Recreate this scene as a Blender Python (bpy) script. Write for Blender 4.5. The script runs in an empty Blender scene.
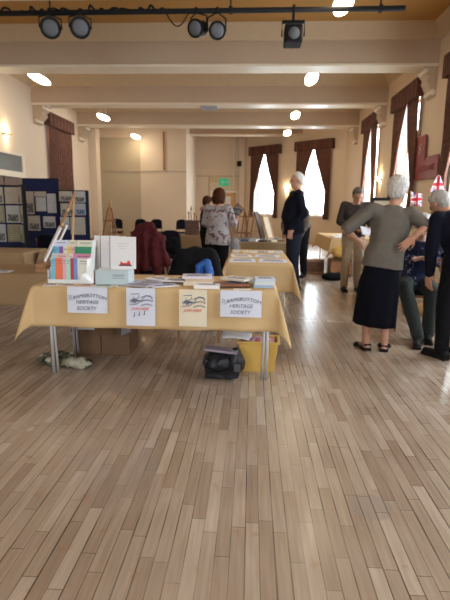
import bpy, bmesh, math, random
from math import sin, cos, pi, radians, sqrt, atan2
from mathutils import Vector, Matrix, noise
random.seed(7)
S = bpy.context.scene
COL = S.collection

# ------------------------------------------------------------------ camera
cd = bpy.data.cameras.new('camera'); cam = bpy.data.objects.new('camera', cd); COL.objects.link(cam)
cd.sensor_fit = 'VERTICAL'; cd.sensor_height = 36.0; cd.lens = 470.0 / 600.0 * 36.0
cam.matrix_world = (Matrix.Translation((0, 0, 1.33)) @ Matrix.Rotation(radians(3.1), 4, 'Z')
                    @ Matrix.Rotation(radians(90 - 11.1), 4, 'X') @ Matrix.Rotation(radians(0.7), 4, 'Z'))
S.camera = cam
cd.dof.use_dof = True; cd.dof.focus_distance = 2.3; cd.dof.aperture_fstop = 4.0
# ------------------------------------------------------------------ sky, exposure
SKY = 25.0
w = bpy.data.worlds.new('overcast_sky'); S.world = w; w.use_nodes = True
bg = w.node_tree.nodes['Background']; bg.inputs[0].default_value = (0.86, 0.93, 1.0, 1); bg.inputs[1].default_value = SKY
S.view_settings.view_transform = 'Standard'; S.view_settings.look = 'None'
S.view_settings.gamma = 1; S.view_settings.use_curve_mapping = False
S.view_settings.exposure = -0.42
S.cycles.use_denoising = True
S.cycles.max_bounces = 8; S.cycles.diffuse_bounces = 5; S.cycles.transparent_max_bounces = 12
S.cycles.sample_clamp_indirect = 6.0
S.cycles.caustics_reflective = False; S.cycles.caustics_refractive = False

XL, XR, YB, YN, ZC = -6.0, 3.45, 18.9, -4.0, 4.72

# ------------------------------------------------------------------ materials
MATS = {}
def mat(name, col, rough=0.6, metal=0.0, var=0.08, scale=8.0, bump=0.0, bscale=60.0, spec=0.4, emit=None, estr=0, sheen=0.0, coat=0.0):
    if name in MATS: return MATS[name]
    m = bpy.data.materials.new(name); m.use_nodes = True
    nt = m.node_tree; p = nt.nodes['Principled BSDF']
    p.inputs['Roughness'].default_value = rough; p.inputs['Metallic'].default_value = metal
    p.inputs['Specular IOR Level'].default_value = spec
    p.inputs['Sheen Weight'].default_value = sheen; p.inputs['Coat Weight'].default_value = coat
    tc = nt.nodes.new('ShaderNodeTexCoord')
    n = nt.nodes.new('ShaderNodeTexNoise'); n.inputs['Scale'].default_value = scale; n.inputs['Detail'].default_value = 4
    nt.links.new(tc.outputs['Object'], n.inputs['Vector'])
    r = nt.nodes.new('ShaderNodeValToRGB')
    r.color_ramp.elements[0].position = 0.3; r.color_ramp.elements[1].position = 0.7
    r.color_ramp.elements[0].color = (*[c * (1 - var) for c in col], 1)
    r.color_ramp.elements[1].color = (*[min(1, c * (1 + var)) for c in col], 1)
    nt.links.new(n.outputs['Fac'], r.inputs['Fac']); nt.links.new(r.outputs['Color'], p.inputs['Base Color'])
    if bump:
        b = nt.nodes.new('ShaderNodeBump'); b.inputs['Strength'].default_value = bump; b.inputs['Distance'].default_value = 0.01
        n2 = nt.nodes.new('ShaderNodeTexNoise'); n2.inputs['Scale'].default_value = bscale
        nt.links.new(tc.outputs['Object'], n2.inputs['Vector'])
        nt.links.new(n2.outputs['Fac'], b.inputs['Height']); nt.links.new(b.outputs['Normal'], p.inputs['Normal'])
    if emit:
        p.inputs['Emission Color'].default_value = (*emit, 1); p.inputs['Emission Strength'].default_value = estr
    MATS[name] = m
    return m

def mnode(nt, op, a, b=None, c=None):
    n = nt.nodes.new('ShaderNodeMath'); n.operation = op
    for i, v in enumerate((a, b, c)):
        if v is None: continue
        if isinstance(v, (int, float)): n.inputs[i].default_value = v
        else: nt.links.new(v, n.inputs[i])
    return n.outputs[0]

def ramp(nt, fac, stops, const=False):
    r = nt.nodes.new('ShaderNodeValToRGB'); cr = r.color_ramp
    if const: cr.interpolation = 'CONSTANT'
    cr.elements[0].position = stops[0][0]; cr.elements[0].color = (*stops[0][1], 1)
    cr.elements[1].position = stops[1][0]; cr.elements[1].color = (*stops[1][1], 1)
    for s in stops[2:]:
        e = cr.elements.new(s[0]); e.color = (*s[1], 1)
    nt.links.new(fac, r.inputs['Fac']); return r.outputs['Color']

def mix(nt, fac, a, b, mode='MIX'):
    n = nt.nodes.new('ShaderNodeMix'); n.data_type = 'RGBA'; n.blend_type = mode
    for s, v in ((n.inputs[0], fac), (n.inputs[6], a), (n.inputs[7], b)):
        if isinstance(v, (int, float)): s.default_value = v
        elif isinstance(v, tuple): s.default_value = (*v, 1)
        else: nt.links.new(v, s)
    return n.outputs[2]

def floor_material():
    m = bpy.data.materials.new('strip_wood_floor'); m.use_nodes = True; nt = m.node_tree; p = nt.nodes['Principled BSDF']
    tc = nt.nodes.new('ShaderNodeTexCoord'); sp = nt.nodes.new('ShaderNodeSeparateXYZ'); nt.links.new(tc.outputs['Object'], sp.inputs[0])
    W = 0.058
    xs = mnode(nt, 'DIVIDE', sp.outputs[0], W); row = mnode(nt, 'FLOOR', xs); fx = mnode(nt, 'FRACT', xs)
    wn = nt.nodes.new('ShaderNodeTexWhiteNoise'); wn.noise_dimensions = '1D'; nt.links.new(row, wn.inputs['W'])
    ys = mnode(nt, 'ADD', mnode(nt, 'DIVIDE', sp.outputs[1], 0.46), mnode(nt, 'MULTIPLY', wn.outputs['Value'], 7.0))
    seg = mnode(nt, 'FLOOR', ys); fy = mnode(nt, 'FRACT', ys)
    cb = nt.nodes.new('ShaderNodeCombineXYZ'); nt.links.new(row, cb.inputs[0]); nt.links.new(seg, cb.inputs[1])
    w2 = nt.nodes.new('ShaderNodeTexWhiteNoise'); w2.noise_dimensions = '3D'; nt.links.new(cb.outputs[0], w2.inputs['Vector'])
    base = ramp(nt, w2.outputs['Value'], [(0.0, (0.33, 0.25, 0.19)), (0.12, (0.38, 0.295, 0.23)), (0.5, (0.425, 0.34, 0.27)), (0.85, (0.475, 0.39, 0.315)), (1.0, (0.53, 0.445, 0.37))])
    # grain
    mp = nt.nodes.new('ShaderNodeMapping'); mp.inputs['Scale'].default_value = (60, 3.5, 1); nt.links.new(tc.outputs['Object'], mp.inputs[0])
    ns = nt.nodes.new('ShaderNodeTexNoise'); ns.inputs['Scale'].default_value = 1.0; ns.inputs['Detail'].default_value = 5; nt.links.new(mp.outputs[0], ns.inputs['Vector'])
    g = ramp(nt, ns.outputs['Fac'], [(0.3, (0.86, 0.84, 0.82)), (0.7, (1.1, 1.1, 1.1))])
    c = mix(nt, 1.0, base, g, 'MULTIPLY')
    # blotches: worn and warm stains
    nb = nt.nodes.new('ShaderNodeTexNoise'); nb.inputs['Scale'].default_value = 1.0; nb.inputs['Detail'].default_value = 3; nt.links.new(tc.outputs['Object'], nb.inputs['Vector'])
    c = mix(nt, 1.0, c, ramp(nt, nb.outputs['Fac'], [(0.3, (0.82, 0.76, 0.70)), (0.7, (1.12, 1.12, 1.12))]), 'MULTIPLY')
    nk = nt.nodes.new('ShaderNodeTexNoise'); nk.inputs['Scale'].default_value = 9; nt.links.new(tc.outputs['Object'], nk.inputs['Vector'])
    c = mix(nt, mnode(nt, 'MULTIPLY', ramp(nt, nk.outputs['Fac'], [(0.66, (0, 0, 0)), (0.76, (1, 1, 1))]), 0.45), c, (0.34, 0.16, 0.07))
    # round dull patch on the boards
    dx = mnode(nt, 'SUBTRACT', sp.outputs[0], 0.57); dy = mnode(nt, 'SUBTRACT', sp.outputs[1], 1.96)
    d = mnode(nt, 'SQRT', mnode(nt, 'ADD', mnode(nt, 'MULTIPLY', dx, dx), mnode(nt, 'MULTIPLY', dy, dy)))
    ring = ramp(nt, d, [(0.0, (1, 1, 1)), (0.092, (1, 1, 1)), (0.106, (0, 0, 0))])
    c = mix(nt, mnode(nt, 'MULTIPLY', ring, 0.5), c, (0.30, 0.255, 0.22))
    # gaps
    gx = mnode(nt, 'LESS_THAN', fx, mnode(nt, 'MULTIPLY_ADD', wn.outputs['Value'], 0.09, 0.03)); gy = mnode(nt, 'LESS_THAN', fy, 0.006)
    gap = mnode(nt, 'MAXIMUM', gx, gy)
    w3 = nt.nodes.new('ShaderNodeTexNoise'); w3.inputs['Scale'].default_value = 2.2; nt.links.new(tc.outputs['Object'], w3.inputs['Vector'])
    gapf = mnode(nt, 'MULTIPLY', gap, ramp(nt, w3.outputs['Fac'], [(0.35, (0.25, 0.25, 0.25)), (0.62, (0.95, 0.95, 0.95))]))
    c = mix(nt, gapf, c, (0.07, 0.045, 0.03))
    nt.links.new(c, p.inputs['Base Color'])
    rr = ramp(nt, nb.outputs['Fac'], [(0.3, (0.21, 0.21, 0.21)), (0.7, (0.28, 0.28, 0.28))]); nt.links.new(rr, p.inputs['Roughness'])
    p.inputs['Specular IOR Level'].default_value = 0.85
    b = nt.nodes.new('ShaderNodeBump'); b.inputs['Strength'].default_value = 0.12; b.inputs['Distance'].default_value = 0.004
    nt.links.new(mnode(nt, 'SUBTRACT', 1.0, gap), b.inputs['Height']); nt.links.new(b.outputs['Normal'], p.inputs['Normal'])
    return m

def floral(name, base, cols, scale, lo=0.28):
    m = bpy.data.materials.new(name); m.use_nodes = True; nt = m.node_tree; p = nt.nodes['Principled BSDF']; p.inputs['Roughness'].default_value = 0.85
    tc = nt.nodes.new('ShaderNodeTexCoord'); c = base
    for i, (cc, th) in enumerate(cols):
        mp = nt.nodes.new('ShaderNodeMapping'); mp.inputs['Location'].default_value = (i * 3.1, i * 1.7, i); nt.links.new(tc.outputs['Object'], mp.inputs[0])
        v = nt.nodes.new('ShaderNodeTexNoise'); v.inputs['Scale'].default_value = scale * (1 + i * .3); v.inputs['Detail'].default_value = 2; nt.links.new(mp.outputs[0], v.inputs['Vector'])
        f = ramp(nt, v.outputs['Fac'], [(th, (0, 0, 0)), (th + 0.03, (1, 1, 1))])
        c = mix(nt, f, c, cc)
    nt.links.new(c, p.inputs['Base Color']); return m

def glass_material():
    m = bpy.data.materials.new('window_glass'); m.use_nodes = True; nt = m.node_tree; nt.nodes.remove(nt.nodes['Principled BSDF'])
    t = nt.nodes.new('ShaderNodeBsdfTransparent'); t.inputs[0].default_value = (0.96, 0.98, 0.98, 1)
    g = nt.nodes.new('ShaderNodeBsdfGlossy'); g.inputs['Roughness'].default_value = 0.03
    x = nt.nodes.new('ShaderNodeMixShader'); x.inputs[0].default_value = 0.06
    nt.links.new(t.outputs[0], x.inputs[1]); nt.links.new(g.outputs[0], x.inputs[2]); nt.links.new(x.outputs[0], nt.nodes['Material Output'].inputs[0])
    return m

def union_flag():
    m = bpy.data.materials.new('union_flag_cloth'); m.use_nodes = True; nt = m.node_tree; p = nt.nodes['Principled BSDF']; p.inputs['Roughness'].default_value = 0.8
    tc = nt.nodes.new('ShaderNodeTexCoord'); sp = nt.nodes.new('ShaderNodeSeparateXYZ'); nt.links.new(tc.outputs['Generated'], sp.inputs[0])
    u = mnode(nt, 'ABSOLUTE', mnode(nt, 'MULTIPLY_ADD', sp.outputs[0], 2.0, -1.0)); v = mnode(nt, 'ABSOLUTE', mnode(nt, 'MULTIPLY_ADD', sp.outputs[2], 2.0, -1.0))
    d = mnode(nt, 'ABSOLUTE', mnode(nt, 'SUBTRACT', u, v)); mn = mnode(nt, 'MINIMUM', mnode(nt, 'MULTIPLY', u, 1.4), v)
    c = mix(nt, mnode(nt, 'LESS_THAN', d, 0.24), (0.02, 0.04, 0.22), (0.85, 0.85, 0.88))
    c = mix(nt, mnode(nt, 'LESS_THAN', d, 0.09), c, (0.65, 0.03, 0.05))
    c = mix(nt, mnode(nt, 'LESS_THAN', mn, 0.34), c, (0.85, 0.85, 0.88))
    c = mix(nt, mnode(nt, 'LESS_THAN', mn, 0.2), c, (0.65, 0.03, 0.05))
    nt.links.new(c, p.inputs['Base Color']); return m

M = dict(
    floor=floor_material(), glass=glass_material(), flag=union_flag(),
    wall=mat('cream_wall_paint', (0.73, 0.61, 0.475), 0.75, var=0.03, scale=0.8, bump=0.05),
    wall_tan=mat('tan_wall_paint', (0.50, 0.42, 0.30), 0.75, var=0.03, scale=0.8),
    ceil=mat('ochre_ceiling_paint', (0.42, 0.22, 0.06), 0.8, var=0.04, scale=1.0),
    beam=mat('cream_beam_paint', (0.50, 0.385, 0.285), 0.7, var=0.03, scale=1.0),
    mould=mat('pale_gloss_moulding', (0.78, 0.70, 0.56), 0.4, var=0.02),
    cove=mat('yellow_cream_coving', (0.54, 0.41, 0.27), 0.7, var=0.03),
    white=mat('white_paint', (0.85, 0.84, 0.80), 0.5, var=0.02),
    curtain=mat('maroon_brown_curtain', (0.135, 0.055, 0.035), 0.85, var=0.35, scale=14, sheen=0.2),
    pelmet=mat('maroon_brown_pelmet', (0.105, 0.04, 0.028), 0.85, var=0.3, scale=14),
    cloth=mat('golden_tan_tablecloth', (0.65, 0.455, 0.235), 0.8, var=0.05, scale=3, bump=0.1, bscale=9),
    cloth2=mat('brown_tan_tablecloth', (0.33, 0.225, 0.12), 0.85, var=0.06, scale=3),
    wood=mat('warm_brown_wood', (0.33, 0.16, 0.07), 0.5, var=0.25, scale=9),
    wood_dk=mat('dark_brown_wood', (0.12, 0.055, 0.028), 0.5, var=0.25, scale=9),
    wood_lt=mat('light_wood', (0.55, 0.35, 0.18), 0.5, var=0.2, scale=9),
    doorw=mat('orange_door_wood', (0.62, 0.36, 0.16), 0.5, var=0.12, scale=5),
    steel=mat('chrome_steel', (0.80, 0.81, 0.85), 0.3, 0.55, var=0.03),
    black=mat('black_metal', (0.008, 0.008, 0.009), 0.65, var=0.1, spec=.2),
    blackf=mat('black_fabric', (0.007, 0.007, 0.009), 0.9, var=0.3, scale=25, spec=.15),
    blackn=mat('black_nylon', (0.012, 0.013, 0.018), 0.42, var=0.3, scale=25, bump=0.4, bscale=18),
    lens=mat('grey_lamp_lens', (0.12, 0.125, 0.14), 0.6, var=0.05),
    navy=mat('navy_fabric', (0.004, 0.005, 0.013), 0.9, var=0.2, scale=20, spec=.2),
    board=mat('navy_display_felt', (0.012, 0.016, 0.065), 0.95, var=0.1, scale=30),
    paper=mat('white_paper', (0.84, 0.84, 0.86), 0.7, var=0.02),
    paper_bl=mat('bluish_white_paper', (0.74, 0.78, 0.90), 0.7, var=0.03),
    paper_cr=mat('cream_paper', (0.80, 0.72, 0.56), 0.7, var=0.03),
    ink=mat('dark_ink', (0.03, 0.03, 0.06), 0.7, var=0.1), inkg=mat('grey_ink', (0.16, 0.17, 0.24), 0.7, var=0.1),
    redink=mat('red_ink', (0.75, 0.07, 0.05), 0.7, var=0.1),
    card=mat('brown_cardboard', (0.20, 0.115, 0.065), 0.85, var=0.08),
    crate=mat('yellow_plastic', (0.72, 0.45, 0.11), 0.45, var=0.04),
    skin=mat('skin', (0.50, 0.26, 0.17), 0.55, var=0.08, scale=12),
    skin_p=mat('pale_skin', (0.62, 0.38, 0.28), 0.55, var=0.08, scale=12),
    hair_w=mat('white_hair', (0.60, 0.58, 0.56), 0.7, var=0.18, scale=45, bump=0.6, bscale=90),
    hair_g=mat('grey_hair', (0.40, 0.38, 0.36), 0.6, var=0.2, scale=45, bump=0.6, bscale=90),
    hair_d=mat('dark_grey_hair', (0.10, 0.085, 0.075), 0.6, var=0.2, scale=45, bump=0.6, bscale=90),
    hair_b=mat('brown_hair', (0.055, 0.016, 0.007), 0.75, var=0.3, scale=45, spec=.12, bump=0.6, bscale=90),
    taupe=mat('grey_brown_knit', (0.135, 0.118, 0.10), 0.9, var=0.07, scale=60, bump=0.15, bscale=160),
    skirt=mat('black_navy_skirt_cloth', (0.004, 0.0045, 0.009), 0.95, var=0.15, scale=10, spec=.12),
    char=mat('charcoal_knit', (0.035, 0.026, 0.024), 0.9, var=0.2, scale=40),
    khaki=mat('khaki_cotton', (0.36, 0.27, 0.18), 0.85, var=0.08, scale=15),
    jeans=mat('dark_denim', (0.010, 0.014, 0.034), 0.9, var=0.2, scale=30),
    greyj=mat('grey_brown_jacket', (0.14, 0.11, 0.095), 0.85, var=0.15, scale=20),
    greyt=mat('grey_green_trouser', (0.025, 0.032, 0.03), 0.9, var=0.15, scale=20),
    maroon=mat('maroon_wool', (0.065, 0.004, 0.007), 0.9, var=0.2, scale=20),
    blue=mat('bright_blue_nylon', (0.02, 0.11, 0.42), 0.5, var=0.25, scale=14),
    signred=mat('maroon_sign_board', (0.26, 0.045, 0.05), 0.5, var=0.08),
    green=mat('exit_green', (0.02, 0.38, 0.20), 0.5, var=0.05, emit=(0.02, 0.5, 0.25), estr=0.5),
    wicker=mat('wicker', (0.45, 0.27, 0.12), 0.8, var=0.4, scale=60, bump=0.6, bscale=80),
    pink=mat('pink_fabric', (0.60, 0.22, 0.26), 0.85, var=0.3, scale=20),
    lampglow=mat('lamp_glow', (1, 0.9, 0.7), 0.5, emit=(1.0, 0.82, 0.56), estr=34.0),
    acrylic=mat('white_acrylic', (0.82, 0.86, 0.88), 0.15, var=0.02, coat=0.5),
    floralw=floral('floral_blouse_cloth', (0.36, 0.33, 0.34), [((0.12, 0.08, 0.09), 0.57), ((0.22, 0.05, 0.06), 0.63)], 16),
    spot=floral('spotted_navy_cloth', (0.015, 0.025, 0.08), [((0.35, 0.38, 0.5), 0.64)], 26),
    camo=floral('green_cream_bag_plastic', (0.10, 0.11, 0.07), [((0.45, 0.43, 0.33), 0.52), ((0.03, 0.04, 0.03), 0.60)], 9),
    pinkmix=floral('pink_red_pamphlets', (0.62, 0.40, 0.40), [((0.55, 0.10, 0.12), 0.5), ((0.8, 0.75, 0.75), 0.6)], 24),
)
def colour(name, c, rough=0.6): return mat(name, c, rough, var=0.03)

# ------------------------------------------------------------------ mesh helpers
WS = bpy.data.scenes.new('workshop')
def baked(o):   # mesh of o with its modifiers applied, evaluated in the small side scene
    WS.collection.objects.link(o); vl = WS.view_layers[0]; vl.update()
    me = bpy.data.meshes.new_from_object(o.evaluated_get(vl.depsgraph)); WS.collection.objects.unlink(o)
    return me
class MB:
    def __init__(s): s.v = []; s.f = []
    def add(s, vs, fs):
        n = len(s.v); s.v += [Vector(v) for v in vs]; s.f += [tuple(i + n for i in f) for f in fs]; return s
    def box(s, c, d, rot=None, taper=1.0):
        x, y, z = d[0] / 2, d[1] / 2, d[2] / 2
        vs = [Vector((sx * x * (taper if sz > 0 else 1), sy * y * (taper if sz > 0 else 1), sz * z)) for sz in (-1, 1) for sy in (-1, 1) for sx in (-1, 1)]
        if rot: vs = [rot @ v for v in vs]
        c = Vector(c)
        return s.add([v + c for v in vs], [(0, 2, 3, 1), (4, 5, 7, 6), (0, 1, 5, 4), (2, 6, 7, 3), (0, 4, 6, 2), (1, 3, 7, 5)])
    def b(s, x0, x1, y0, y1, z0, z1): return s.box(((x0 + x1) / 2, (y0 + y1) / 2, (z0 + z1) / 2), (abs(x1 - x0), abs(y1 - y0), abs(z1 - z0)))
    def loft(s, rings, cap=True):
        n = len(rings[0]); vs = [p for r in rings for p in r]; fs = []
        for i in range(len(rings) - 1):
            for j in range(n):
                k = (j + 1) % n; fs.append((i * n + j, i * n + k, (i + 1) * n + k, (i + 1) * n + j))
        if cap: fs.append(tuple(range(n - 1, -1, -1))); fs.append(tuple((len(rings) - 1) * n + j for j in range(n)))
        return s.add(vs, fs)
    def tube(s, pts, r, n=8):
        pts = [Vector(p) for p in pts]; rings = []; up = Vector((0, 0, 1))
        for i, p in enumerate(pts):
            t = (pts[min(i + 1, len(pts) - 1)] - pts[max(i - 1, 0)]).normalized()
            a = t.cross(up if abs(t.z) < .95 else Vector((1, 0, 0))).normalized(); bb = t.cross(a)
            rr = r[i] if isinstance(r, (list, tuple)) else r
            rings.append([p + a * rr * cos(2 * pi * k / n) + bb * rr * sin(2 * pi * k / n) for k in range(n)])
        return s.loft(rings)
    def bar(s, a, b_, w, t, side=(1, 0, 0)):
        a, b_ = Vector(a), Vector(b_); d = (b_ - a).normalized(); u = Vector(side); u = (u - d * u.dot(d)).normalized(); v = d.cross(u)
        r = lambda p: [p + u * sx * w / 2 + v * sy * t / 2 for sx, sy in ((-1, -1), (1, -1), (1, 1), (-1, 1))]
        return s.loft([r(a), r(b_)])
    def lathe(s, prof, c=(0, 0, 0), n=24, axis=None):
        c = Vector(c); rot = axis.to_track_quat('Z', 'Y').to_matrix() if axis else Matrix.Identity(3)
        return s.loft([[c + rot @ Vector((r * cos(2 * pi * k / n), r * sin(2 * pi * k / n), z)) for k in range(n)] for r, z in prof])
    def capsule(s, a, b_, ra, rb, n=14):
        a, b_ = Vector(a), Vector(b_); d = b_ - a; L = d.length
        ax = d.normalized() if L > 1e-6 else Vector((0, 0, 1))
        pr = [(ra * sin(t), -ra * cos(t)) for t in [i * pi / 8 + .02 for i in range(0, 4)]] + [(ra, 0), (rb, L)] + [(rb * cos(t), L + rb * sin(t)) for t in [i * pi / 8 - .02 for i in range(1, 5)]]
        return s.lathe(pr, a, n, ax)
    def ell(s, c, r, rot=None, n=18, m=10):
        c = Vector(c); R = rot or Matrix.Identity(3)
        return s.loft([[c + R @ Vector((r[0] * sin(t) * cos(2 * pi * k / n), r[1] * sin(t) * sin(2 * pi * k / n), -r[2] * cos(t))) for k in range(n)] for t in [0.03 + (pi - .06) * i / m for i in range(m + 1)]])
    def grid(s, f, nu, nv, thick=0.0):
        P = [[Vector(f(i / nu, j / nv)) for i in range(nu + 1)] for j in range(nv + 1)]
        vs = [p for r in P for p in r]; W = nu + 1
        fs = [(j * W + i, j * W + i + 1, (j + 1) * W + i + 1, (j + 1) * W + i) for j in range(nv) for i in range(nu)]
        return s.add(vs, fs)
    def build(s, name, m, parent=None, smooth=False, bevel=0.0, loc=None, rz=0.0, solid=0.0, sub=0, kind=None):
        me = bpy.data.meshes.new(name); me.from_pydata([tuple(v) for v in s.v], [], s.f); me.validate()
        bm = bmesh.new(); bm.from_mesh(me); bmesh.ops.recalc_face_normals(bm, faces=bm.faces); bm.to_mesh(me); bm.free()
        me.materials.append(m)
        o = bpy.data.objects.new(name, me); COL.objects.link(o)
        if parent: o.parent = parent
        if loc: o.location = loc
        o.rotation_euler.z = rz
        if smooth:
            for p in me.polygons: p.use_smooth = True
        if solid: md = o.modifiers.new('solid', 'SOLIDIFY'); md.thickness = solid; md.offset = 0
        if bevel: md = o.modifiers.new('bevel', 'BEVEL'); md.width = bevel; md.segments = 2; md.limit_method = 'ANGLE'
        if sub: md = o.modifiers.new('sub', 'SUBSURF'); md.levels = sub; md.render_levels = sub
        if kind: o['kind'] = kind
        return o
    def organic(s, name, m, parent=None, voxel=0.01, it=4, wrinkle=0.0, wscale=8.0, loc=None, rz=0.0):
        o = s.build('tmp_' + name, m)
        md = o.modifiers.new('r', 'REMESH'); md.mode = 'VOXEL'; md.voxel_size = voxel; md.use_smooth_shade = True
        sm = o.modifiers.new('s', 'SMOOTH'); sm.factor = 0.6; sm.iterations = it
        COL.objects.unlink(o); me = baked(o)
        old = o.data; bpy.data.objects.remove(o); bpy.data.meshes.remove(old)
        me.name = name
        if wrinkle:
            cn_ = [(v.co.copy(), v.normal.copy()) for v in me.vertices]; flat_ = []
            for co, no in cn_:
                q = co * wscale
                flat_ += list(co + no * wrinkle * (noise.noise(Vector((q.x, q.y, q.z * .6))) + .5 * noise.noise(q * 2.3)))
            me.vertices.foreach_set('co', flat_); me.update()
        for p in me.polygons: p.use_smooth = True
        if not me.materials: me.materials.append(m)
        o2 = bpy.data.objects.new(name, me); COL.objects.link(o2)
        if parent: o2.parent = parent
        if loc: o2.location = loc
        o2.rotation_euler.z = rz
        return o2

def tag(o, label, cat, group=None, kind=None):
    o['label'] = label; o['category'] = cat
    if group: o['group'] = group
    if kind: o['kind'] = kind
    return o
def thing(name, label, cat, loc=(0, 0, 0), rz=0.0, group=None):
    o = bpy.data.objects.new(name, None); COL.objects.link(o); o.location = loc; o.rotation_euler.z = rz; o.empty_display_size = .1
    return tag(o, label, cat, group)
def dup(root, loc, rz, label):
    def cp(o, parent):
        c = o.copy(); COL.objects.link(c); c.parent = parent
        for ch in kids.get(o.name, []): cp(ch, c)
        return c
    kids = {}
    for o in list(COL.objects):
        if o.parent: kids.setdefault(o.parent.name, []).append(o)
    r = cp(root, None); r.location = loc; r.rotation_euler.z = rz; r['label'] = label
    return r
def lettering(name, text, size, m, parent, loc, rot, depth=0.0008, arc=0.0, shear=0.0, track=1.0):
    cu = bpy.data.curves.new(name, 'FONT'); cu.body = text; cu.size = size; cu.align_x = 'CENTER'; cu.align_y = 'CENTER'; cu.extrude = depth; cu.shear = shear; cu.space_character = track
    cu.resolution_u = 3
    o = bpy.data.objects.new('tmp', cu); me = baked(o); bpy.data.objects.remove(o)
    me.materials.clear(); me.materials.append(m); me.name = name
    if arc:
        for v in me.vertices: v.co.y -= arc * v.co.x ** 2
    q = bpy.data.objects.new(name, me); COL.objects.link(q); q.parent = parent; q.location = loc; q.rotation_euler = rot
    return q

def basis(o, ux, uy, uz):  # matrix from axes
    m = Matrix.Identity(4)
    for i, a in enumerate((ux, uy, uz)):
        for j in range(3): m[j][i] = a[j]
    m.translation = Vector(o); return m

# ================================================================== SETTING
MB().b(XL - .3, XR + .3, YN - .3, 23.2, -.1, 0).build('floor', M['floor'], kind='structure')
MB().b(XL - .3, XR + .3, YN - .3, 23.2, ZC, ZC + .2).build('ceiling', M['ceil'], kind='structure')

WIN = [0]
def portal(mw, wd, ht):
    l = bpy.data.lights.new('window_daylight', 'AREA'); l.shape = 'RECTANGLE'; l.size = wd; l.size_y = ht; l.cycles.is_portal = True
    o = bpy.data.objects.new('window_daylight', l); COL.objects.link(o); o.matrix_world = mw
# a window: local frame x along wall, y into the room, z up; origin at wall face, window centre line, floor level
def window(mw, wd=1.25, z0=1.05, z1=3.72, th=.3):
    WIN[0] += 1
    f = MB(); t = .06; y = -th * .75
    f.b(-wd / 2, -wd / 2 + t, y - .03, y + .03, z0, z1); f.b(wd / 2 - t, wd / 2, y - .03, y + .03, z0, z1)
    f.b(-wd / 2 + t, wd / 2 - t, y - .03, y + .03, z0, z0 + t); f.b(-wd / 2 + t, wd / 2 - t, y - .03, y + .03, z1 - t, z1)
    o = f.build('window_%d' % WIN[0], M['white'], kind='structure'); o.matrix_world = mw
    g = MB(); g.b(-.012, .012, y - .015, y + .015, z0 + t, z1 - t)
    for k in range(1, 4): zz = z0 + (z1 - z0) * k / 4; g.b(-wd / 2 + t, wd / 2 - t, y - .012, y + .012, zz - .012, zz + .012)
    g.build('window_frame', M['white'], o)
    MB().b(-wd / 2 + t, wd / 2 - t, y - .024, y - .02, z0 + t, z1 - t).build('window_glass', M['glass'], o)
    MB().b(-wd / 2 - .05, wd / 2 + .05, -.1, .05, z0 - .05, z0).build('window_sill', M['white'], o, bevel=.008)
    portal(mw @ Matrix.Translation((0, -th - .02, (z0 + z1) / 2)) @ Matrix.Rotation(radians(90), 4, 'X') @ Matrix.Rotation(radians(180), 4, 'Y') @ Matrix.Rotation(pi, 4, 'Y'), wd, z1 - z0)
    return o
# a wall run with window openings; origin p0, along unit u, room side n
def wall_run(name, p0, p1, opens, n, m=None, z0=1.05, z1=3.72, th=.3, wd=1.25, zt=ZC):
    p0, p1 = Vector((*p0, 0)), Vector((*p1, 0)); u = (p1 - p0).normalized(); L = (p1 - p0).length; n = Vector((*n, 0))
    mb = MB(); x = 0
    mb_ = lambda a, b_, c, d: mb.b(a, b_, -th, 0, c, d)
    for c in sorted(opens):
        mb_(x, c - wd / 2, 0, zt); mb_(c - wd / 2, c + wd / 2, 0, z0); mb_(c - wd / 2, c + wd / 2, z1, zt); x = c + wd / 2
    mb_(x, L, 0, zt)
    o = mb.build(name, m or M['wall'], kind='structure')
    mw = basis(p0, u, n, Vector((0, 0, 1)))
    o.matrix_world = mw
    return [mw @ Matrix.Translation((c, 0, 0)) for c in opens]

# right wall: windows every 3.3 m, window B and A and Z in view
yr = [14.45, 11.25, 8.05, 4.85, 1.65]
mr = wall_run('wall_right', (XR, 18.5), (XR, YN), [18.5 - y for y in yr], (-1, 0))
mc = wall_run('wall_back_right', (-0.65, 22.35), (XR, 18.5), [1.64, 4.22], (-.684, -.729))
ml = wall_run('wall_left', (XL, YN), (XL, YB + .3), [14.8 - YN], (1, 0))
mn = wall_run('wall_near', (XR + .3, YN), (XL - .3, YN), [3.6, 6.6], (0, 1))  # both windows are unseen, added behind the camera to light the bookstall front
for mw in mc + mr + mn: window(mw)
window(ml[0])

b = MB(); b.b(XL - .3, -2.6, YB, YB + .3, 0, ZC); b.build('wall_back', M['wall'], kind='structure')
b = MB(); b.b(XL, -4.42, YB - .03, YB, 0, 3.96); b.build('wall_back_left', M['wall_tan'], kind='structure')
b = MB(); b.b(-2.9, -2.6, YB + .3, 22.3, 0, ZC); b.build('wall_back_side', M['wall'], kind='structure')
# far wall with the exit door opening
b = MB(); b.b(-2.9, -1.92, 22.2, 22.5, 0, ZC); b.b(-.68, -.3, 22.2, 22.5, 0, ZC); b.b(-1.92, -.68, 22.2, 22.5, 2.05, ZC)
b.build('wall_far', M['wall'], kind='structure')
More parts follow.
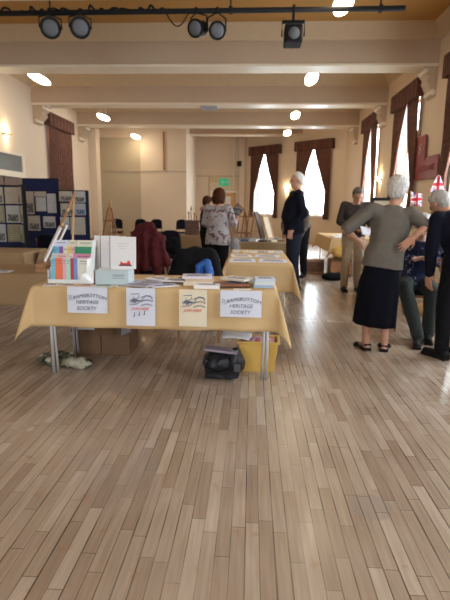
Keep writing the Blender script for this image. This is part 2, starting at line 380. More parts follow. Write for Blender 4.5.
# corridor behind the exit door
b = MB(); b.b(-2.6, -.4, 24.5, 24.6, 0, 2.6); b.b(-2.7, -2.6, 22.5, 24.6, 0, 2.6); b.b(-.4, -.3, 22.5, 24.6, 0, 2.6); b.b(-2.7, -.3, 22.5, 24.6, 2.6, 2.7); b.b(-2.7, -.3, 22.5, 24.6, -.1, 0)
b.build('wall_corridor', M['wall'], kind='structure')
dr = MB().b(-1.92, -1.86, 22.17, 22.24, 0, 2.09).b(-.74, -.68, 22.17, 22.24, 0, 2.09).b(-1.86, -.74, 22.17, 22.24, 2.03, 2.09).build('door_1', M['white'], kind='structure')
lf = MB().b(-1.3, -.75, 22.26, 22.31, .01, 2.02).build('door_leaf', M['doorw'], dr, bevel=.004)
MB().b(-1.25, -1.0, 22.245, 22.26, 1.15, 1.85).build('door_pane', M['paper'], lf)
MB().tube([(-1.22, 22.24, .95), (-1.22, 22.2, .95), (-1.1, 22.2, .95)], .012).build('door_handle', M['steel'], lf)
lf2 = MB().box((-1.82, 22.75, 1.01), (.05, .95, 2.0)).build('door_leaf', M['doorw'], dr)
l = bpy.data.lights.new('corridor_lamp', 'POINT'); l.energy = 60; l.color = (1, .93, .8); l.shadow_soft_size = .15
o = bpy.data.objects.new('corridor_lamp', l); COL.objects.link(o); o.location = (-1.0, 23.5, 2.3)

# pilasters and pipes at the back
T = [0]
def trim(mb, m, **k):
    T[0] += 1; return mb.build('trim_%d' % T[0], m, kind='structure', **k)
trim(MB().b(-.62, -.36, 21.95, 22.2, 0, ZC), M['wall']); trim(MB().b(-.9, -.84, 22.12, 22.2, 2.2, ZC).b(-.75, -.70, 22.13, 22.2, 0, ZC), M['mould'])
trim(MB().b(XL, XL + .28, 17.55, 18.0, 0, ZC), M['wall'])
trim(MB().b(-4.42, -2.6, YB - .035, YB, 2.68, 2.72).b(XL, -4.42, YB - .06, YB - .03, 2.68, 2.72), M['beam'])
trim(MB().b(-2.6, -.62, 22.165, 22.2, 2.73, 2.77), M['beam'])
trim(MB().b(-3.50, -3.43, YB - .07, YB, 2.74, 4.18), M['wood'])
trim(MB().b(-2.02, -1.98, 22.15, 22.2, 1.2, 2.7), M['wood_lt'])
MB().b(XL, XL + .02, YN, YB, 0, .14).build('baseboard_left', M['wood'], kind='structure')
MB().b(XR - .02, XR, YN, 18.5, 0, .14).build('baseboard_right', M['wood'], kind='structure')
MB().b(XL + .02, -2.6, YB - .05, YB - .03, 0, .14).build('baseboard_back', M['wood'], kind='structure')

# ceiling beams with corbels, lips and coving
def beam(y, z=4.0, x0=XL, x1=XR, th=.44, left=True, right=True):
    o = trim(MB().b(x0, x1, y, y + th, z + .02, ZC), M['beam'])
    MB().b(x0, x1, y - .03, y + th + .03, z, z + .05).build('beam_lip', M['mould'], o, bevel=.01)
    c = MB()
    for s, yy in ((-1, y), (1, y + th)):
        c.add([(x0, yy, ZC), (x0, yy + s * .2, ZC), (x0, yy + s * .03, ZC - .26), (x0, yy, ZC - .26), (x1, yy, ZC), (x1, yy + s * .2, ZC), (x1, yy + s * .03, ZC - .26), (x1, yy, ZC - .26)],
              [(0, 1, 2, 3), (4, 7, 6, 5), (0, 4, 5, 1), (1, 5, 6, 2), (2, 6, 7, 3), (3, 7, 4, 0)])
    c.build('beam_coving', M['cove'], o)
    def corbel(xw, s, ww, dz):
        k = MB(); pts = [(0, 0), (ww, 0), (ww, -.05), (ww * .82, -.09), (ww * .86, -.14), (ww * .62, -.2), (ww * .7, -.27), (ww * .5, -.36), (ww * .3, -dz + .08), (ww * .34, -dz + .03), (ww * .1, -dz), (0, -dz)]
        ya, yb = y + .04, y + th - .04
        n = len(pts)
        k.loft([[(xw + s * a, yy, z + .02 + b_) for a, b_ in pts] for yy in (ya, yb)])
        k.build('corbel', M['beam'], o, bevel=.01)
        r = MB(); r.tube([(xw + s * ww * .2, ya - .01, z - dz + .1), (xw + s * ww * .2, yb + .01, z - dz + .1)], .055, 12); r.tube([(xw + s * ww * .78, ya - .01, z - .06), (xw + s * ww * .78, yb + .01, z - .06)], .045, 12)
        r.build('corbel_scroll', M['mould'], o, smooth=True)
    if left: corbel(x0, 1, .38, .5)
    if right: corbel(x1, -1, .25, .55)
beam(6.28, 4.0); beam(9.75); beam(13.15); beam(16.5); beam(19.9, 4.22, -2.6, 2.0, right=False, left=False)
c = MB()
for x, s in ((XL, 1), (XR, -1)):
    c.add([(x, YN, ZC), (x + s * .2, YN, ZC), (x + s * .03, YN, ZC - .26), (x, YN, ZC - .26), (x, 18.5, ZC), (x + s * .2, 18.5, ZC), (x + s * .03, 18.5, ZC - .26), (x, 18.5, ZC - .26)],
          [(0, 1, 2, 3), (4, 7, 6, 5), (0, 4, 5, 1), (1, 5, 6, 2), (2, 6, 7, 3), (3, 7, 4, 0)])
trim(c, M['cove'])

# left wall door with transom
dl = MB().b(XL, XL + .05, 12.3, 12.42, 0, 2.62).b(XL, XL + .05, 10.2, 10.32, 0, 2.62).b(XL, XL + .05, 10.32, 12.3, 2.56, 2.62).b(XL, XL + .09, 10.32, 12.3, 2.02, 2.16).build('door_2', M['mould'], kind='structure')
MB().b(XL, XL + .02, 10.32, 12.3, 2.16, 2.56).build('transom_pane', mat('grey_transom_glass', (0.16, 0.17, 0.16), 0.2, var=.1), dl)
MB().b(XL, XL + .04, 10.34, 11.29, .01, 2.02).build('door_leaf', M['wood_dk'], dl, bevel=.01)
MB().b(XL, XL + .04, 11.33, 12.28, .01, 2.02).build('door_leaf', M['wood_dk'], dl, bevel=.01)

# ================================================================== CURTAINS
def curtains(mw, label, drawn=False, wd=1.66, zt=3.93, zb=.92):
    r = thing('curtains', label, 'curtains'); r.matrix_world = mw
    p = MB()
    def pf(u, v):
        x = -wd / 2 - .05 + u * (wd + .1); return (x, .17 + .012 * sin(u * 46), zt - v * (.34 + .02 * sin(u * 46)))
    p.grid(pf, 90, 3); p.b(-wd / 2 - .06, wd / 2 + .06, .0, .18, zt, zt + .03); p.b(-wd / 2 - .07, -wd / 2 - .05, 0, .18, zt - .33, zt); p.b(wd / 2 + .05, wd / 2 + .07, 0, .18, zt - .33, zt)
    p.build('pelmet', M['pelmet'], r, solid=.012)
    for s in (-1, 1):
        def f(u, v):
            z = zt - .05 - v * (zt - .05 - zb)
            k = min(1, max(0, (v - .07) / .58))
            full = wd / 2 * 1.0; inner = full if drawn else full * (1 - .74 * k)
            if not drawn and v > .62: inner += full * .06 * (v - .62)
            x = full - inner * u; a = .035 * (0.5 + .5 * v)
            return (s * x, .085 + a * sin(u * 2 * pi * 7 + v * 1.5) + .01 * sin(v * 9 + u * 5), z)
        MB().grid(f, 84, 26).build('curtain', M['curtain'], r, smooth=True, solid=.006)
    return r
curtains(mc[0], 'maroon brown curtains on the angled end wall window nearest the green exit sign', wd=1.6)
curtains(mc[1], 'maroon brown curtains on the angled wall window behind the tall person in a dark coat', wd=1.66)
curtains(mr[0], 'maroon brown curtains on the side wall window nearest the angled end wall', wd=1.55)
curtains(mr[1], 'maroon brown curtains on the side wall window just beyond the maroon wall sign', wd=1.7)
curtains(mr[2], 'maroon brown curtains cut off at the picture edge beside the maroon wall sign', wd=1.8)
curtains(ml[0], 'closed brown curtains in the corner above the photo display board', drawn=True, wd=1.75)

# ================================================================== LIGHT FITTINGS
def lamp(loc, label, L=1.0, rod=True):
    r = thing('ceiling_lamp', label, 'ceiling lamp', loc, 0, 'long bowl lamps hanging in two rows from the ceiling')
    n = 28; prof = [(-.055, .25), (-.05, .7), (-.03, .93), (0, 1.0), (.02, .97)]
    MB().loft([[(.13 * k * cos(2 * pi * i / n), L / 2 * k * sin(2 * pi * i / n), z) for i in range(n)] for z, k in prof]).build('lamp_shade', M['lampglow'], r, smooth=True)
    MB().loft([[(.125 * k * cos(2 * pi * i / n), L / 2 * .97 * k * sin(2 * pi * i / n), z) for i in range(n)] for z, k in ((.021, .97), (.04, .9), (.05, .3))]).build('lamp_cover', M['white'], r)
    h = ZC - loc[2]
    for y in (-.25, .25): MB().tube([(0, y, .045), (0, y, h)], .008, 6).build('suspension_rod', M['steel'], r)
    return r
for loc, lb in (((1.18, 7.15, 4.08), 'long glowing lamp cut by the top edge, right of the stage lights'),
                ((1.2, 10.8, 4.05), 'second glowing lamp from the top of the right-hand row'),
                ((1.22, 14.85, 4.05), 'third glowing lamp of the right-hand row, above the angled wall'),
                ((1.2, 17.75, 3.98), 'farthest glowing lamp of the right-hand row, above the two bright windows'),
                ((-4.7, 10.75, 4.05), 'largest glowing lamp of the left-hand row, under the nearest cross beam'),
                ((-4.68, 15.2, 4.05), 'second glowing lamp of the left-hand row, beyond the second beam'),
                ((-4.4, 18.2, 3.9), 'farthest glowing lamp of the left-hand row, against the end wall')):
    lamp(loc, lb, .75 if loc[1] < 8 else 1.0)

def sconce(mw, label):
    r = thing('wall_lamp', label, 'wall lamp'); r.matrix_world = mw
    n = 16
    MB().loft([[(k * cos(pi * i / (n - 1)), k * sin(pi * i / (n - 1)), z) for i in range(n)] for k, z in ((.10, -.02), (.15, 0), (.16, .03), (.15, .035))]).build('lamp_shade', M['wood_lt'], r, smooth=False)
    MB().loft([[(k * cos(pi * i / (n - 1)), .01 + k * sin(pi * i / (n - 1)), z) for i in range(n)] for k, z in ((.12, .036), (.09, .05))]).build('lamp_glass', M['lampglow'], r)
    MB().loft([[(k * cos(pi * i / (n - 1)), .01 + k * sin(pi * i / (n - 1)), z) for i in range(n)] for k, z in ((.06, -.045), (.07, -.021))]).build('lamp_glass', M['lampglow'], r)
    for dz, e in ((.14, 5.5), (-.14, 2.5)):
        l = bpy.data.lights.new('sconce_glow', 'POINT'); l.energy = e; l.color = (1, .80, .50); l.shadow_soft_size = .04
        o = bpy.data.objects.new('sconce_glow', l); COL.objects.link(o); o.parent = r; o.location = (0, .12, dz)
sconce(basis((XL, 11.62, 3.0), (0, 1, 0), (1, 0, 0), (0, 0, 1)), 'lit half-round wall lamp above the grey transom of the left doorway')
cdir = Vector((XR + .65, 18.5 - 22.35, 0)).normalized(); cn = Vector((-.684, -.729, 0)); P0 = Vector((-.65, 22.35, 0))
sconce(basis(P0 + cdir * 2.88 + Vector((0, 0, 2.1)), cdir, cn, (0, 0, 1)), 'lit wall lamp on the angled wall between its two windows')
sconce(basis((XR, 13.35, 2.13), (0, -1, 0), (-1, 0, 0), (0, 0, 1)), 'lit wall lamp on the side wall above the man in charcoal')

# lighting bar with stage lights
YBAR, ZBAR = 7.0, 3.96
r = thing('lighting_bar', 'long black lighting bar slung under the ceiling across the hall', 'lighting bar', (-1.95, YBAR, ZBAR))
MB().tube([(-4.0, 0, -.02), (3.92, 0, .0)], .034, 10).build('bar', M['black'], r, smooth=True)
for x in (-3.3, -.9, 1.6, 3.6):
    MB().tube([(x, 0, 0), (x, 0, ZC - ZBAR)], .012, 6).box((x, 0, 0), (.05, .08, .08)).build('hanger', M['black'], r)
pts = []
for i in range(150):
    t = i / 149; x = -2.9 + t * 3.6
    pts.append((x, .045 * sin(i * 1.1), .015 + .04 * sin(i * .9) * (.5 + .5 * noise.noise(Vector((i * .2, 0, 0)))) + .02 * sin(i * .37)))
MB().tube(pts, .016, 5).build('cable', M['black'], r, smooth=True)
pts = [(1.35 + .5 * t, .03, -.0 - .12 * (1 - (2 * t - 1) ** 2) if t > .2 else -.05 * t) for t in [i / 14 for i in range(15)]]
MB().tube([(.72 + .3 * t, 0.02, -.03 - .16 * sin(pi * t)) for t in [i / 12 for i in range(13)]], .009, 5).build('cable', M['black'], r, smooth=True)

def stage_light(x, rad, aim, label, dz=-.21):
    r = thing('stage_light', label, 'stage light', (x, YBAR - .02, ZBAR), 0, 'stage lights clamped to the lighting bar')
    ax = Vector(aim).normalized(); c = Vector((0, 0, dz)); u = ax.cross(Vector((0, 0, 1))).normalized()
    b = MB(); b.lathe([(rad * .55, -.22), (rad * .9, -.19), (rad * .95, -.02), (rad * 1.12, 0), (rad * 1.12, .03), (rad * .94, .032)], c, 28, ax); b.build('lamp_housing', M['black'], r, smooth=False)
    MB().lathe([(rad * .93, .026), (rad * .7, .045), (rad * .3, .055), (.002, .057)], c, 28, ax).build('lens', M['lens'], r, smooth=True)
    y = [c + u * rad * 1.18 - ax * .08, c + u * rad * 1.18 - ax * .08 + Vector((0, 0, -dz * .62)), Vector((0, 0, -.035)), c - u * rad * 1.18 - ax * .08 + Vector((0, 0, -dz * .62)), c - u * rad * 1.18 - ax * .08]
    MB().tube(y, .011, 6).tube([(0, 0, -.05), (0, 0, .03)], .02, 8).build('yoke', M['black'], r)
    return r
stage_light(-2.85, .125, (.36, -.92, -.25), 'round stage light with grey lens, farthest left on the bar')
stage_light(-2.43, .125, (.30, -.92, -.22), 'round stage light with grey lens, second from the left on the bar')
stage_light(-.82, .105, (-.35, -.9, -.3), 'round stage light turned to the left, third along the bar', -.23)
stage_light(-.53, .105, (.15, -.95, -.25), 'round stage light with darker lens, fourth along the bar', -.26)
r = thing('stage_spotlight', 'boxy black spotlight hanging alone near the right end of the bar', 'stage light', (.50, YBAR - .02, ZBAR))
MB().box((0, 0, -.34), (.24, .3, .22)).box((0, -.14, -.36), (.2, .1, .17)).build('lamp_housing', M['black'], r, bevel=.02)
MB().lathe([(.075, 0), (.07, .02), (.002, .03)], (0, -.19, -.36), 20, Vector((0, -1, 0))).build('lens', M['lens'], r, smooth=True)
MB().tube([(-.15, 0, -.34), (-.15, 0, -.17), (.15, 0, -.17), (.15, 0, -.34)], .012, 6).tube([(0, 0, -.18), (0, 0, .05)], .02, 8).box((0, 0, -.16), (.3, .05, .03)).build('yoke', M['black'], r)
for x, z0, s in ((-1.35, 0, 0), ):
    o = MB().b(-.22, .22, -.1, .1, -.05, 0).b(-.2, .2, -.085, .085, -.07, -.05).build('ceiling_fitting', colour('grey_fitting', (.35, .36, .40)), loc=(-1.22, 6.5, 4.0), bevel=.008)
    tag(o, 'flat grey box fitting under the nearest beam at the top edge', 'ceiling fitting')
o = MB().b(-.22, .22, -.1, .1, -.06, 0).b(-.19, .19, -.08, .08, -.085, -.06).build('ceiling_fitting', colour('grey_fitting', (.35, .36, .40)), loc=(-1.22, 13.4, 4.0), bevel=.008)
tag(o, 'flat grey box fitting under the middle of the second cross beam', 'ceiling fitting')

# ================================================================== BACK WALL ITEMS
r = thing('exit_sign', 'green and white exit sign above the far door', 'sign', (-1.32, 22.14, 2.48))
MB().b(-.22, .22, 0, .06, -.16, .16).build('sign_panel', M['green'], r, bevel=.005)
pg = MB(); pg.box((-.08, -.004, -.01), (.035, .006, .1)).box((-.105, -.004, -.07), (.02, .006, .08), Matrix.Rotation(.5, 3, 'Y')).box((-.055, -.004, -.07), (.02, .006, .08), Matrix.Rotation(-.5, 3, 'Y')).box((-.08, -.004, .02), (.12, .006, .018), Matrix.Rotation(.3, 3, 'Y')).ell((-.075, -.004, .068), (.02, .004, .02)).box((-.0, -.004, 0), (.02, .006, .17))
pg.box((.1, -.004, 0), (.1, .006, .025)).box((.15, -.004, .02), (.07, .006, .022), Matrix.Rotation(.8, 3, 'Y')).box((.15, -.004, -.02), (.07, .006, .022), Matrix.Rotation(-.8, 3, 'Y'))
pg.build('pictogram', M['white'], r)
o = MB().b(-.16, .16, 0, .09, -.15, .15).build('alarm_box', mat('yellow_cream_plastic', (.62, .52, .28), .5), loc=(-1.74, 22.11, 2.64), bevel=.015); tag(o, 'cream square box on the wall beside the exit sign', 'alarm box')
r = thing('wall_speaker', 'small dark speaker high on the far wall right of the exit sign', 'speaker', (-.62, 21.93, 3.28))
MB().box((0, -.1, 0), (.2, .16, .22), Matrix.Rotation(.2, 3, 'X')).build('speaker_cabinet', M['black'], r, bevel=.015); MB().tube([(0, 0, 0), (0, -.1, 0)], .02).build('bracket', M['black'], r)

# maroon sign on the right wall
r = thing('wall_sign', 'maroon sign of an upright board over a long board, on the right wall', 'sign', (XR - .03, 9.9, 0))
# local: wall plane is YZ, visible side -X
bd = MB().b(-.02, 0, -.70, .86, 1.94, 2.35).build('long_board', M['signred'], r, bevel=.004)
up = MB().b(-.03, -.005, .02, .54, 2.30, 2.80).build('upright_board', M['signred'], r, bevel=.004)
sq = MB()
for k in range(9):
    y0 = .72 - k * .14; sq.tube([(-.024, y0 - .12 * t, 2.14 + .05 * sin(t * 7 + k) + .03 * sin(t * 13 + k * 2) + .0 * k) for t in [i / 8 for i in range(9)]], .006, 5)
sq.build('lettering', mat('faded_pink_paint', (.42, .16, .15), .6), bd)
sq = MB(); sq.tube([(-.034, .28 + .07 * sin(t * 6.3), 2.45 + .2 * t) for t in [i / 16 for i in range(17)]], .012, 5).tube([(-.034, .28 - .06 * sin(t * 6.3), 2.45 + .2 * t) for t in [i / 16 for i in range(17)]], .012, 5).tube([(-.034, .22, 2.53), (-.034, .35, 2.61)], .01, 5)
sq.build('emblem', mat('faded_grey_pink_paint', (.5, .38, .36), .6), up)

# ================================================================== TABLES
def table(cx, cy, wx, wy, label, clabel, over=.3, m='cloth', rz=0, h=.74, leg_in=.055, top=True, front=.08):
    r = thing('folding_table', label, 'table', (cx, cy, 0), rz)
    MB().b(-wx / 2, wx / 2, -wy / 2, wy / 2, h - .03, h - .004).build('tabletop', M['wood_lt'], r, bevel=.004)
    long_x = wx >= wy
    for s in (-1, 1):
        if long_x: a = [(s * (wx / 2 - leg_in), -wy / 2 + .17, 0), (s * (wx / 2 - leg_in), wy / 2 - .08, 0)]; br = (s * (wx / 2 - leg_in - .03), 0, 0)
        else: a = [(-wx / 2 + .08, s * (wy / 2 - leg_in), 0), (wx / 2 - .08, s * (wy / 2 - leg_in), 0)]
        for q in a:
            MB().tube([q, (q[0], q[1], h - .03)], .0135, 8).build('leg', M['steel'], r, smooth=True)
            if long_x: MB().tube([(q[0] - s * .035, q[1], .012), (q[0] - s * .015, q[1], h - .035)], .0105, 8).build('leg_brace', M['steel'], r, smooth=True)
        MB().tube([(a[0][0], a[0][1], .5), (a[1][0], a[1][1], .5)], .01, 6).build('stretcher', M['steel'], r)
    a_, b_ = wx / 2 + .006, wy / 2 + .006; nx = max(50, int((wx + 2 * over) / .022)); ny = max(36, int((wy + 2 * over) / .025))
    rnd = random.Random(int(cx * 100) + int(cy * 10)); ph = rnd.random() * 6
    def f(u, v):
        X = -(a_ + over) + u * 2 * (a_ + over); Y = -(b_ + over) + v * 2 * (b_ + over)
        du = max(0, abs(X) - a_); dv = max(0, abs(Y) - b_); sx = 1 if X > 0 else -1; sy = 1 if Y > 0 else -1
        rr = sqrt(du * du + dv * dv)
        if rr < 1e-6: return (X, Y, h + .001 + .0015 * noise.noise(Vector((X * 6, Y * 6, ph))))
        phi = atan2(dv, du); k = .07 + .27 * max(0, sin(2 * phi)) ** 1.2
        if du == 0 or dv == 0:
            t = (Y if du else X); k = .07 + .10 * (noise.noise(Vector((t * 3.2, ph, 0)))) * min(1, rr / .15) + .03 * sin(t * 17 + ph)
        rho = rr * k; z = h - sqrt(max(0, rr * rr - rho * rho))
        return (min(max(X, -a_), a_) + sx * rho * cos(phi), min(max(Y, -b_), b_) + sy * rho * sin(phi), z)
    c = MB().grid(f, nx, ny).build('tablecloth', M[m], smooth=True, loc=(cx, cy, 0), rz=rz, solid=.002); tag(c, clabel, 'tablecloth')
    return r
TZ = .743
table(-.715, 3.72, 1.82, .70, 'long folding table on chrome legs with four white notices on its cloth', 'golden tan cloth with four white notices taped to its front', over=.30)
table(.085, 5.93, .72, 1.74, 'folding table standing end-on behind the bookstall table', 'golden tan cloth carrying pale sheets, on the end-on table', over=.3)
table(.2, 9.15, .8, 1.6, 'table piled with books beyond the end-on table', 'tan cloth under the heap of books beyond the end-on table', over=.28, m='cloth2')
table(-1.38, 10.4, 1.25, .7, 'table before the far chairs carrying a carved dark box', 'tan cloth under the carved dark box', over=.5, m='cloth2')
table(2.15, 10.9, 1.0, 2.2, 'white-topped table near the window with a yellow bag beneath', 'pale cloth on the table near the window', over=.3, m='cloth')
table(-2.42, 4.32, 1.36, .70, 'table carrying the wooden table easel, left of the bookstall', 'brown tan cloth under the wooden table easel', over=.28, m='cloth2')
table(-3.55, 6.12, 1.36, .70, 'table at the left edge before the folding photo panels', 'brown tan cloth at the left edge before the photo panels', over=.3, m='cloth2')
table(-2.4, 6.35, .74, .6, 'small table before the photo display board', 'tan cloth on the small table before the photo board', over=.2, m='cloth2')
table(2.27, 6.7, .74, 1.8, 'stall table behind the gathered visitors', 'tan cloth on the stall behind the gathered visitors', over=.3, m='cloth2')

# ------------------------------------------------------------------ notices on the front of the bookstall
def notice(x0, x1, z0, z1, label, kind, m):
    cx, w_, h_ = (x0 + x1) / 2, x1 - x0, z1 - z0
    r = thing('notice', label, 'notice', (cx, 3.340, z1)); r.rotation_euler = (radians(-4), 0, radians(random.uniform(-1, 1)))
    MB().grid(lambda u, v: (-w_ / 2 + u * w_, -.006 * (1 - (2 * u - 1) ** 2) * v, -h_ * v), 6, 6).build('sheet', M[m], r, solid=.001)
    Y = -.0085; R = (radians(90), 0, 0)
    if kind == 'society':
        lettering('lettering', 'RAMSBOTTOM', .0375, M['inkg'], r, (.018, Y, -.062), R, arc=1.6, shear=.25)
        lettering('lettering', 'HERITAGE', .037, M['inkg'], r, (.0, Y - .002, -.112), R, shear=.25)
        lettering('lettering', 'SOCIETY', .037, M['inkg'], r, (-.005, Y - .002, -.158), R, shear=.25)
        lettering('emblem_letter', 'R', .06, mat('pale_grey_ink', (.5, .52, .6), .7), r, (-w_ / 2 + .026, Y, -.085), R)
    else:
        d = MB(); rnd = random.Random(5)
        for k in range(16):
            a = rnd.uniform(0, 6.28); c = Vector((-.045, Y - .001, -.09)); L = rnd.uniform(.02, .05)
            d.tube([c + Vector((cos(a) * .008, 0, sin(a) * .006)), c + Vector((cos(a) * L, 0, sin(a) * L * .55))], .0022, 4)
        d.ell((-.045, Y - .001, -.09), (.022, .001, .014))
        d.tube([(-.07, Y, -.045), (-.01, Y, -.04), (-.012, Y, -.065), (-.03, Y, -.08)], .0025, 4)
        for k in range(3):
            d.tube([(.005 + t * .085, Y, -.068 - .03 * k + .012 * sin(t * 3.1) - .004 * sin(t * 30)) for t in [i / 14 for i in range(15)]], .0026, 4)
        d.tube([(-.08, Y, -.125), (-.03, Y, -.12), (.01, Y, -.09), (.04, Y, -.05), (.075, Y, -.055), (.09, Y, -.09)], .002, 4)
        d.build('drawing', M['inkg'], r)
        lettering('red_lettering', 'JOIN HERE', .027, M['redink'], r, (-.003, Y - .002, -.152), R, shear=.3)
        if kind == 'logo_arrows':
            a = MB()
            for k, x in enumerate((-.045, -.008, .03)): a.box((x, Y - .002, -.195 + .008 * k), (.006, .001, .032), Matrix.Rotation(.12, 3, 'Y')).box((x - .002, Y - .002, -.208 + .008 * k), (.013, .001, .006))
            a.build('marks', M['inkg'], r)
    return r
notice(-1.345, -1.045, .555, .748, 'landscape heritage society notice taped at the left end of the tablecloth', 'society', 'paper_bl')
notice(-.905, -.69, .47, .748, 'portrait notice with red words and three small marks, hanging below the hem', 'logo_arrows', 'paper_bl')
notice(-.515, -.31, .475, .745, 'cream portrait notice with red words and an empty lower half', 'logo', 'paper_cr')
notice(-.215, .085, .552, .745, 'landscape heritage society notice taped at the right end of the tablecloth', 'society', 'paper_bl')

# ------------------------------------------------------------------ leaflet rack and its booklets
RX, RY = -1.385, 3.60
r = thing('leaflet_rack', 'clear plastic stepped leaflet rack full of coloured booklets', 'leaflet rack', (RX, RY, TZ))
rk = MB(); rk.b(-.175, .175, -.09, .12, 0, .006)
for k, (yy, zz) in enumerate(((-.085, .03), (-.04, .12), (0, .175), (.04, .225))): rk.b(-.175, .175, yy - .004, yy - .001, .006, zz)
rk.b(-.175, .175, .09, .095, 0, .30); rk.b(-.178, -.175, -.09, .1, 0, .1); rk.b(.175, .178, -.09, .1, 0, .1)
rk.build('rack_body', M['acrylic'], r)
MB().add([(.08, -.10, .006), (.185, -.10, .006), (.19, -.02, .33), (.165, -.03, .33), (.158, -.06, .20), (.13, -.065, .185), (.125, -.085, .085), (.085, -.09, .07)], [(0, 1, 2, 3, 4, 5, 6, 7)]).build('glare_plate', M['acrylic'], r, solid=.002)  # white plate cut to the shape of the glare on the rack's plastic
def booklet(x0, x1, row, col, label, dy=0.0):
    yy, z0, ht = {4: (-.082, .008, .185), 3: (-.037, .10, .125), 2: (.003, .15, .125), 1: (.043, .205, .118)}[row]
    w_ = x1 - x0; t = .006
    o = MB().box((0, 0, ht / 2), (w_, t, ht), None).build('booklet', colour('booklet_' + label.split()[0] + '_' + label.split()[1], col), loc=(RX + (x0 + x1) / 2, RY + yy + dy + .006, TZ + z0), bevel=.001)
    o.rotation_euler.x = radians(-5)
    tag(o, label, 'booklet', 'booklets in the leaflet rack')
    ln = MB()
    for k in range(2 if row == 4 else 1): ln.box((0, -t / 2 - .0006, ht - .022 - k * .02), (w_ * .6, .0008, .005 if k == 0 else .003))
    ln.build('cover_print', M['inkg'], o)
px = lambda p: (p - 69.0) / 122.0   # photo columns 47..90 span the rack's 0.35 m
B4 = [(50, 54.2, (.22, .55, .75), 'sky blue booklet at the left end of the bottom row'), (54.4, 60.8, (.85, .20, .09), 'orange red booklet in the bottom row'), (61, 64.3, (.85, .45, .55), 'rose pink booklet in the bottom row beside the orange red one'),
      (64.5, 68.6, (.50, .78, .62), 'mint green booklet in the bottom row'), (68.8, 71.6, (.55, .05, .10), 'crimson narrow booklet in the bottom row'), (71.8, 75.2, (.20, .35, .75), 'cobalt blue booklet in the bottom row'), (75.4, 88.2, (.78, .76, .68), 'ivory wide booklet at the right of the bottom row')]
B3 = [(48.8, 51.8, (.55, .75, .82), 'pale blue booklet sliver at the left of the second row up'), (52, 65.5, (.80, .58, .54), 'salmon beige wide booklet in the second row up'), (65.8, 69.5, (.80, .78, .74), 'off white narrow booklet in the second row up'), (69.8, 88.5, (.75, .30, .45), 'deep pink wide booklet at the right of the second row up')]
B2 = [(48, 51, (.12, .42, .66), 'teal blue booklet at the left of the third row up'), (51.2, 54.4, (.18, .55, .75), 'cyan blue booklet second along the third row up'), (54.6, 58.2, (.30, .12, .45), 'purple dark booklet in the third row up'), (58.4, 62.6, (.80, .74, .62), 'cream narrow booklet in the third row up'),
      (62.8, 66, (.85, .68, .20), 'yellow narrow booklet in the third row up'), (66.2, 69.6, (.85, .45, .50), 'light pink booklet in the third row up'), (70, 88.4, (.03, .34, .16), 'dark green wide booklet in the third row up')]
B1 = [(47.8, 62.2, (.70, .74, .88), 'lilac white wide booklet at the top left of the rack'), (62.6, 69.6, (.82, .76, .60), 'pale cream booklet at the top middle of the rack'), (70, 88, (.78, .76, .62), 'pale ivory wide booklet at the top right of the rack')]
for row, L in ((4, B4), (3, B3), (2, B2), (1, B1)):
    for x0, x1, c_, lb in L: booklet(px(x0), px(x1), row, c_, lb)

# three white open folders / prints standing beside the rack, over a pale blue box
r = thing('paper_box', 'pale blue box of leaflets under the three white picture cards', 'box', (-1.055, 3.58, TZ))
MB().box((0, 0, .055), (.26, .17, .11)).build('box_body', colour('pale_blue_card', (.56, .66, .70)), r, bevel=.004)
MB().box((.05, -.086, .075), (.10, .002, .004)).box((.05, -.086, .065), (.08, .002, .003)).box((.05, -.086, .05), (.10, .002, .003)).build('box_print', M['inkg'], r); MB().box((0, 0, .113), (.24, .09, .006)).build('paper', M['paper'], r)
for k, (x, lb) in enumerate(((-1.145, 'white picture card, hindmost and leftmost of three above the pale blue box'), (-1.075, 'white picture card in the middle of three above the pale blue box'), (-.985, 'white picture card with a red steam engine, foremost above the pale blue box'))):
    o = MB().box((0, 0, .12), (.205, .006, .245)).build('picture_card', M['paper'], loc=(x, 3.66 - .05 * k, TZ + .118), bevel=.001); o.rotation_euler.x = radians(-5); tag(o, lb, 'picture card', 'white picture cards standing beside the leaflet rack')
    MB().box((-.1005, -.0036, .12), (.004, .001, .245)).build('spine', colour('dark_red_spine', (.12, .03, .04)), o)
    q = MB()
    q.box((.02, -.0035, .035), (.08, .001, .016)).box((.045, -.0035, .05), (.02, .001, .018)).box((-.012, -.0035, .047), (.010, .001, .012))
    q.build('red_picture', M['redink'], o); MB().box((.02, -.0042, .024), (.10, .001, .01)).build('picture_base', M['ink'], o)
    t = MB()
    for j in range(3): t.box((0, -.0035, .19 - .02 * j), (.09 - .02 * j, .001, .0025))
    t.build('print_lines', mat('pale_grey_ink', (.5, .52, .6), .7), o)

# leaflets, papers and books lying on the bookstall
def flat(x, y, w_, d_, t, rz, m, label, z=TZ, name='leaflet', cat='leaflet', grp='papers lying on the bookstall', pr_=True):
    o = MB().box((0, 0, t / 2), (w_, d_, t)).build(name, m, loc=(x, y, z), rz=rz, bevel=min(.0015, t * .3)); tag(o, label, cat, grp)
    if pr_: MB().box((0, d_ * .2, t + .0006), (w_ * .6, d_ * .12, .0008)).box((0, -d_ * .12, t + .0006), (w_ * .7, d_ * .2, .0008)).build('cover_print', M['inkg'], o)
    return o
C = lambda n, c: colour(n, c)
flat(-1.50, 3.42, .11, .09, .003, .2, M['paper'], 'white leaflet flat at the left front corner of the bookstall')
flat(-1.37, 3.43, .12, .09, .003, -.1, M['paper_cr'], 'cream leaflet in front of the leaflet rack')
flat(-1.24, 3.44, .10, .1, .003, .15, C('salmon_paper', (.8, .55, .45)), 'salmon leaflet right of the leaflet rack foot')
flat(-1.10, 3.43, .16, .1, .003, -.05, C('mint_paper', (.62, .78, .70)), 'mint leaflet in front of the pale blue box')
flat(-.95, 3.44, .12, .12, .003, .3, M['paper_cr'], 'cream leaflet right of the mint one')
